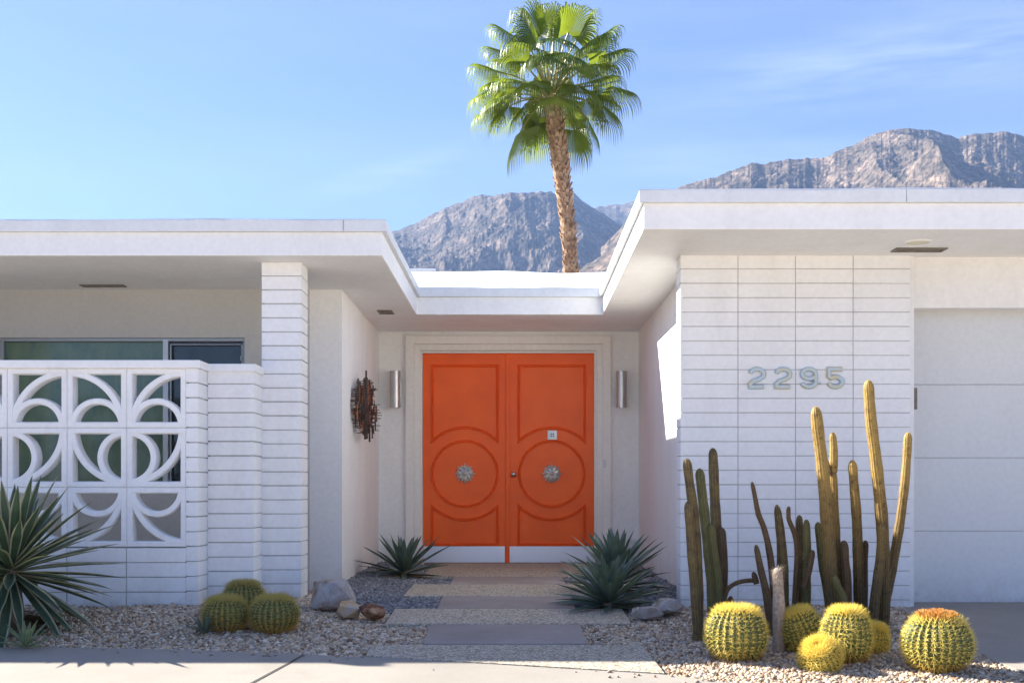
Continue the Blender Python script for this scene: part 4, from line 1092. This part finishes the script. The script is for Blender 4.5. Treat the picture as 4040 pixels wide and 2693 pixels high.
# hand-placed leaves (hub in view, depth) then fillers round the heart
FR = [(1292,88,-1.1,1.0,(0,-.75,-.45)), (1242,80,-.4,1.0,(-.3,-.2,.75)), (1219,115,-.8,1.0,(-.65,-.5,-.05)), (1346,117,-.6,1.05,(.65,-.35,.25)),
      (1185,85,.2,.95,(-.8,.1,.35)), (1140,165,-.2,.95,(-.9,-.15,.12)), (1200,192,-.9,.95,(-.85,-.4,-.1)), (1362,190,-.6,1.05,(.85,-.35,.0)),
      (1195,303,-.5,.95,(-.18,-.12,-1)), (1350,273,-.5,.95,(.25,-.12,-.9)), (1280,222,-1.2,.9,(0,-.65,-.6)), (1235,285,.5,.95,(-.1,.25,-1)),
      (1135,245,.1,.95,(-.65,0,-.55)), (1318,300,.7,.95,(.15,.3,-1)), (1272,66,.1,.95,(.0,-.1,1)), (1372,88,.2,.95,(.75,.1,.4)),
      (1400,200,.3,1.0,(.8,.1,-.35)), (1150,225,-.5,.95,(-.6,-.4,-.5)), (1305,75,-.5,1.0,(.2,-.6,.6)), (1330,130,.9,1.0,(.5,.6,.3)), (1210,120,.9,1.0,(-.5,.7,.3)),
      (1265,120,1.2,1.0,(0,.9,.3)), (1385,130,-.1,1.0,(.9,-.1,.1)), (1385,245,.1,.95,(.6,0,-.7)), (1255,140,-1.0,1.0,(-.3,-.8,-.2)), (1165,120,.5,1.0,(-.8,.3,.2)),
      (1320,160,-1.1,1.05,(.4,-.8,-.25)), (1240,270,.9,.9,(-.1,.6,-.8)), (1268,90,.7,1.0,(0,.6,.7)), (1225,88,-.2,1.0,(-.5,-.2,.8)), (1135,205,.4,.95,(-.7,.2,-.45)),
      (1330,85,-.2,1.0,(.5,-.1,.7)), (1190,140,.1,1.0,(-.9,0,-.1)), (1355,150,.2,1.0,(.9,.1,-.1)), (1375,215,-.3,1.0,(.75,-.2,-.6)), (1168,245,.5,1.0,(-.6,.3,-.8)),
      (1300,120,-1.2,1.0,(.15,-.8,-.6)), (1290,130,1.0,1.0,(.2,.8,.1)), (1245,240,.3,.95,(-.3,.2,-1)), (1300,245,.6,.95,(.2,.4,-1)), (1228,185,-1.0,.9,(-.4,-.6,-.7)), (1325,195,-.9,.95,(.5,-.5,-.7)), (1205,240,-.3,.9,(-.5,-.2,-.9)), (1270,180,.8,.95,(0,.6,-.7)), (1160,185,.6,1.0,(-.8,.4,-.3)), (1345,230,.5,1.0,(.6,.4,-.7))]
for a_, c_, dy, Rf, ax in FR: frond(a_, c_, dy, Rf*random.uniform(.95,1.22), ax, droop=random.uniform(1.0,1.6), spread=random.uniform(98,124))

# ------------------------------------------------------------ mountains
def vnoise(x, y, seed):
    xi = np.floor(x).astype(np.int64); yi = np.floor(y).astype(np.int64); xf = x-xi; yf_ = y-yi
    u = xf*xf*xf*(xf*(xf*6-15)+10); v = yf_*yf_*yf_*(yf_*(yf_*6-15)+10)
    def h(a, b):
        n = (a*374761393+b*668265263+seed*974634777) & 0x7fffffff
        n = ((n ^ (n >> 13))*1274126177) & 0x7fffffff
        return ((n ^ (n >> 16)) & 0xffff)/65535.0
    a, b, c, d = h(xi,yi), h(xi+1,yi), h(xi,yi+1), h(xi+1,yi+1)
    return a+(b-a)*u+(c-a)*v+(a-b-c+d)*u*v
def fbm(x, y, seed, octv=6, gain=.5, ridged=False):
    s_ = 0; a = 1; tot = 0
    for o_k in range(octv):
        n_ = vnoise(x, y, seed+o_k*17)
        if ridged: n_ = 1-np.abs(2*n_-1)
        s_ = s_+a*n_; tot += a; a *= gain; x = x*2.03+11.3; y = y*2.03+5.7
    return s_/tot
def mountainmat(name, rock, scrub, sc_):
    m, nt, b = mat(name, rock, .95, 0, .1)
    v = coords(nt, 1)
    f = noise(nt, v, .022*sc_, 9, .72); f2 = noise(nt, v, .09*sc_, 6, .75)
    c = ramp(nt, f, [(.40, scrub), (.52, tuple(.5*(p+q) for p, q in zip(rock, scrub))), (.62, rock)])
    c = mixc(nt, 1., c, ramp(nt, f2, [(.40,(.45,)*3), (.50,(.9,)*3), (.60,(1.6,1.5,1.38))]), 'MULTIPLY')
    nt.links.new(c, b.inputs['Base Color']); return m
M['mtn'] = mountainmat('far_granite', (.165,.128,.10), (.036,.032,.026), 1)
M['mtn2'] = mountainmat('near_granite', (.21,.16,.122), (.045,.038,.028), 1.3)
def mountain(name, crest, Yc, foot, ncol, nrow, seed, amp, gfreq, m, fine=1.0, gully=1.0, jag=1.0):
    t0 = (crest[0][0]-CX)/F; t1 = (crest[-1][0]-CX)/F
    T_ = np.linspace(t0, t1, ncol); e = np.interp(T_, [(a-CX)/F for a, c in crest], [(HY-c)/F for a, c in crest])
    e = e+(fbm(T_*60, T_*0+3.1, seed+5, 5, .6)-.5)*.006*jag
    U_ = np.concatenate([np.linspace(0, .5, int(nrow*.2), endpoint=False), np.linspace(.5, 1, int(nrow*.7), endpoint=False), np.linspace(1, 1.35, int(nrow*.1))])
    TT, UU = np.meshgrid(T_, U_)
    Yd = Yc*(foot+(1-foot)*UU); Zc = e[None]*Yc
    prof = np.where(UU <= 1, UU**1.15, 1-(UU-1)*1.4)
    q = fbm(TT*gfreq*.5, UU*2.2, seed+9, 3)
    sh = TT*gfreq+UU*1.3*gully
    rg = 1-np.abs(2*vnoise(sh+q*1.8, UU*1.7+q, seed)-1); rg2 = 1-np.abs(2*vnoise(sh*2.1-UU*1.5+q*2, UU*3.4+4, seed+1)-1)
    spur = rg*.62+rg2*.38-.5
    med = fbm(TT*gfreq*3.2+spur, UU*gfreq*1.3, seed+3, 4, .55, True)-.5
    fin = fbm(TT*gfreq*11, UU*gfreq*5, seed+4, 5, .68)-.5
    blk = np.clip(fbm(TT*gfreq*26, UU*gfreq*13, seed+6, 3, .6)-.52, 0, 1)
    env = np.clip(UU*2, 0, 1)*np.clip((1.02-UU)*4.5, .02, 1)
    Zd = Zc*prof+Yc*(spur*amp*1.15*env+med*amp*.13*np.clip((1.02-UU)*7, .06, 1)+(fin*.075+blk*.07)*amp*fine*np.clip((1.05-UU)*9, .3, 1))
    rr_ = Zd/Yd; kk = .010; ee = e[None]+kk*.75
    rr_ = np.where(UU <= 1.0, .5*(rr_+ee-np.sqrt((rr_-ee)**2+kk*kk)), rr_)
    Zd = rr_*Yd
    Zd = np.where(UU < .02, -3, Zd)+EYE
    Xd = TT*Yd
    V = np.stack([Xd, Yd, Zd], -1).reshape(-1,3); nr = len(U_)
    idx = np.arange(nr*ncol).reshape(nr, ncol)
    Q = np.stack([idx[:-1,:-1], idx[:-1,1:], idx[1:,1:], idx[1:,:-1]], -1).reshape(-1,4)
    me = bpy.data.meshes.new(name); me.vertices.add(len(V)); me.vertices.foreach_set('co', V.ravel())
    me.loops.add(Q.size); me.loops.foreach_set('vertex_index', Q.ravel().astype(np.int32))
    me.polygons.add(len(Q)); me.polygons.foreach_set('loop_start', np.arange(0, Q.size, 4, dtype=np.int32)); me.update()
    me.materials.append(m); o = bpy.data.objects.new(name, me); COL.objects.link(o); return struct(o)
mountain('mountain', [(600,640), (700,610), (850,552), (905,526), (930,520), (960,509), (990,494), (1010,487), (1035,474), (1060,470), (1085,460), (1110,456), (1140,455), (1170,451), (1200,452), (1230,450), (1260,444), (1290,450), (1305,447), (1318,440), (1332,452), (1360,470), (1390,487), (1430,515), (1500,560), (1650,680)],
         2500, .5, 900, 420, 13, .085, 7.5, M['mtn'], gully=2.0)
mountain('mountain', [(1250,640), (1330,500), (1370,472), (1400,463), (1430,461), (1460,452), (1500,460), (1600,520), (1800,600)], 3300, .6, 300, 120, 23, .04, 9, M['mtn'])
mountain('hill', [(1200,700), (1300,640), (1345,604), (1390,580), (1430,548), (1460,510), (1500,480), (1560,470), (1700,500)], 1500, .5, 300, 200, 33, .035, 11, M['mtn2'])
mountain('mountain', [(1380,560), (1480,466), (1540,432), (1560,424), (1590,414), (1620,406), (1650,397), (1680,384), (1700,376), (1725,366), (1750,367), (1790,364), (1830,361), (1870,355), (1900,349), (1925,338), (1950,328), (1975,317), (2000,307), (2030,298), (2060,292), (2085,287), (2110,286), (2135,291), (2160,294), (2200,303), (2235,297), (2260,300), (2295,296), (2330,302), (2352,305), (2500,330), (2700,300), (2900,380), (3100,500)],
         1900, .5, 1400, 340, 43, .065, 7.5, M['mtn2'], gully=1.5)

# ------------------------------------------------------------ air
hz = MB().box(-4200, 4200, -4000, 4100, -4.5, 1100).build('haze', [], None)
hm = bpy.data.materials.new('haze'); hm.use_nodes = True; nt = hm.node_tree; nt.nodes.clear()
vo = nt.nodes.new('ShaderNodeVolumePrincipled'); vo.inputs['Color'].default_value = (.34,.52,.92,1); vo.inputs['Density'].default_value = 1.3e-4; vo.inputs['Anisotropy'].default_value = .1
ou = nt.nodes.new('ShaderNodeOutputMaterial'); nt.links.new(vo.outputs[0], ou.inputs['Volume'])
hz.data.materials.append(hm); tag(hz, 'thin bluish air fading the mountains', 'haze', None, 'stuff')

for o in COL.objects:
    if '_w' in o: del o['_w']
sc.view_settings.view_transform = 'Standard'; sc.view_settings.look = 'None'
sc.view_settings.exposure = 2.2; sc.view_settings.gamma = 1
sc.cycles.max_bounces = 12; sc.cycles.diffuse_bounces = 8; sc.cycles.volume_bounces = 0
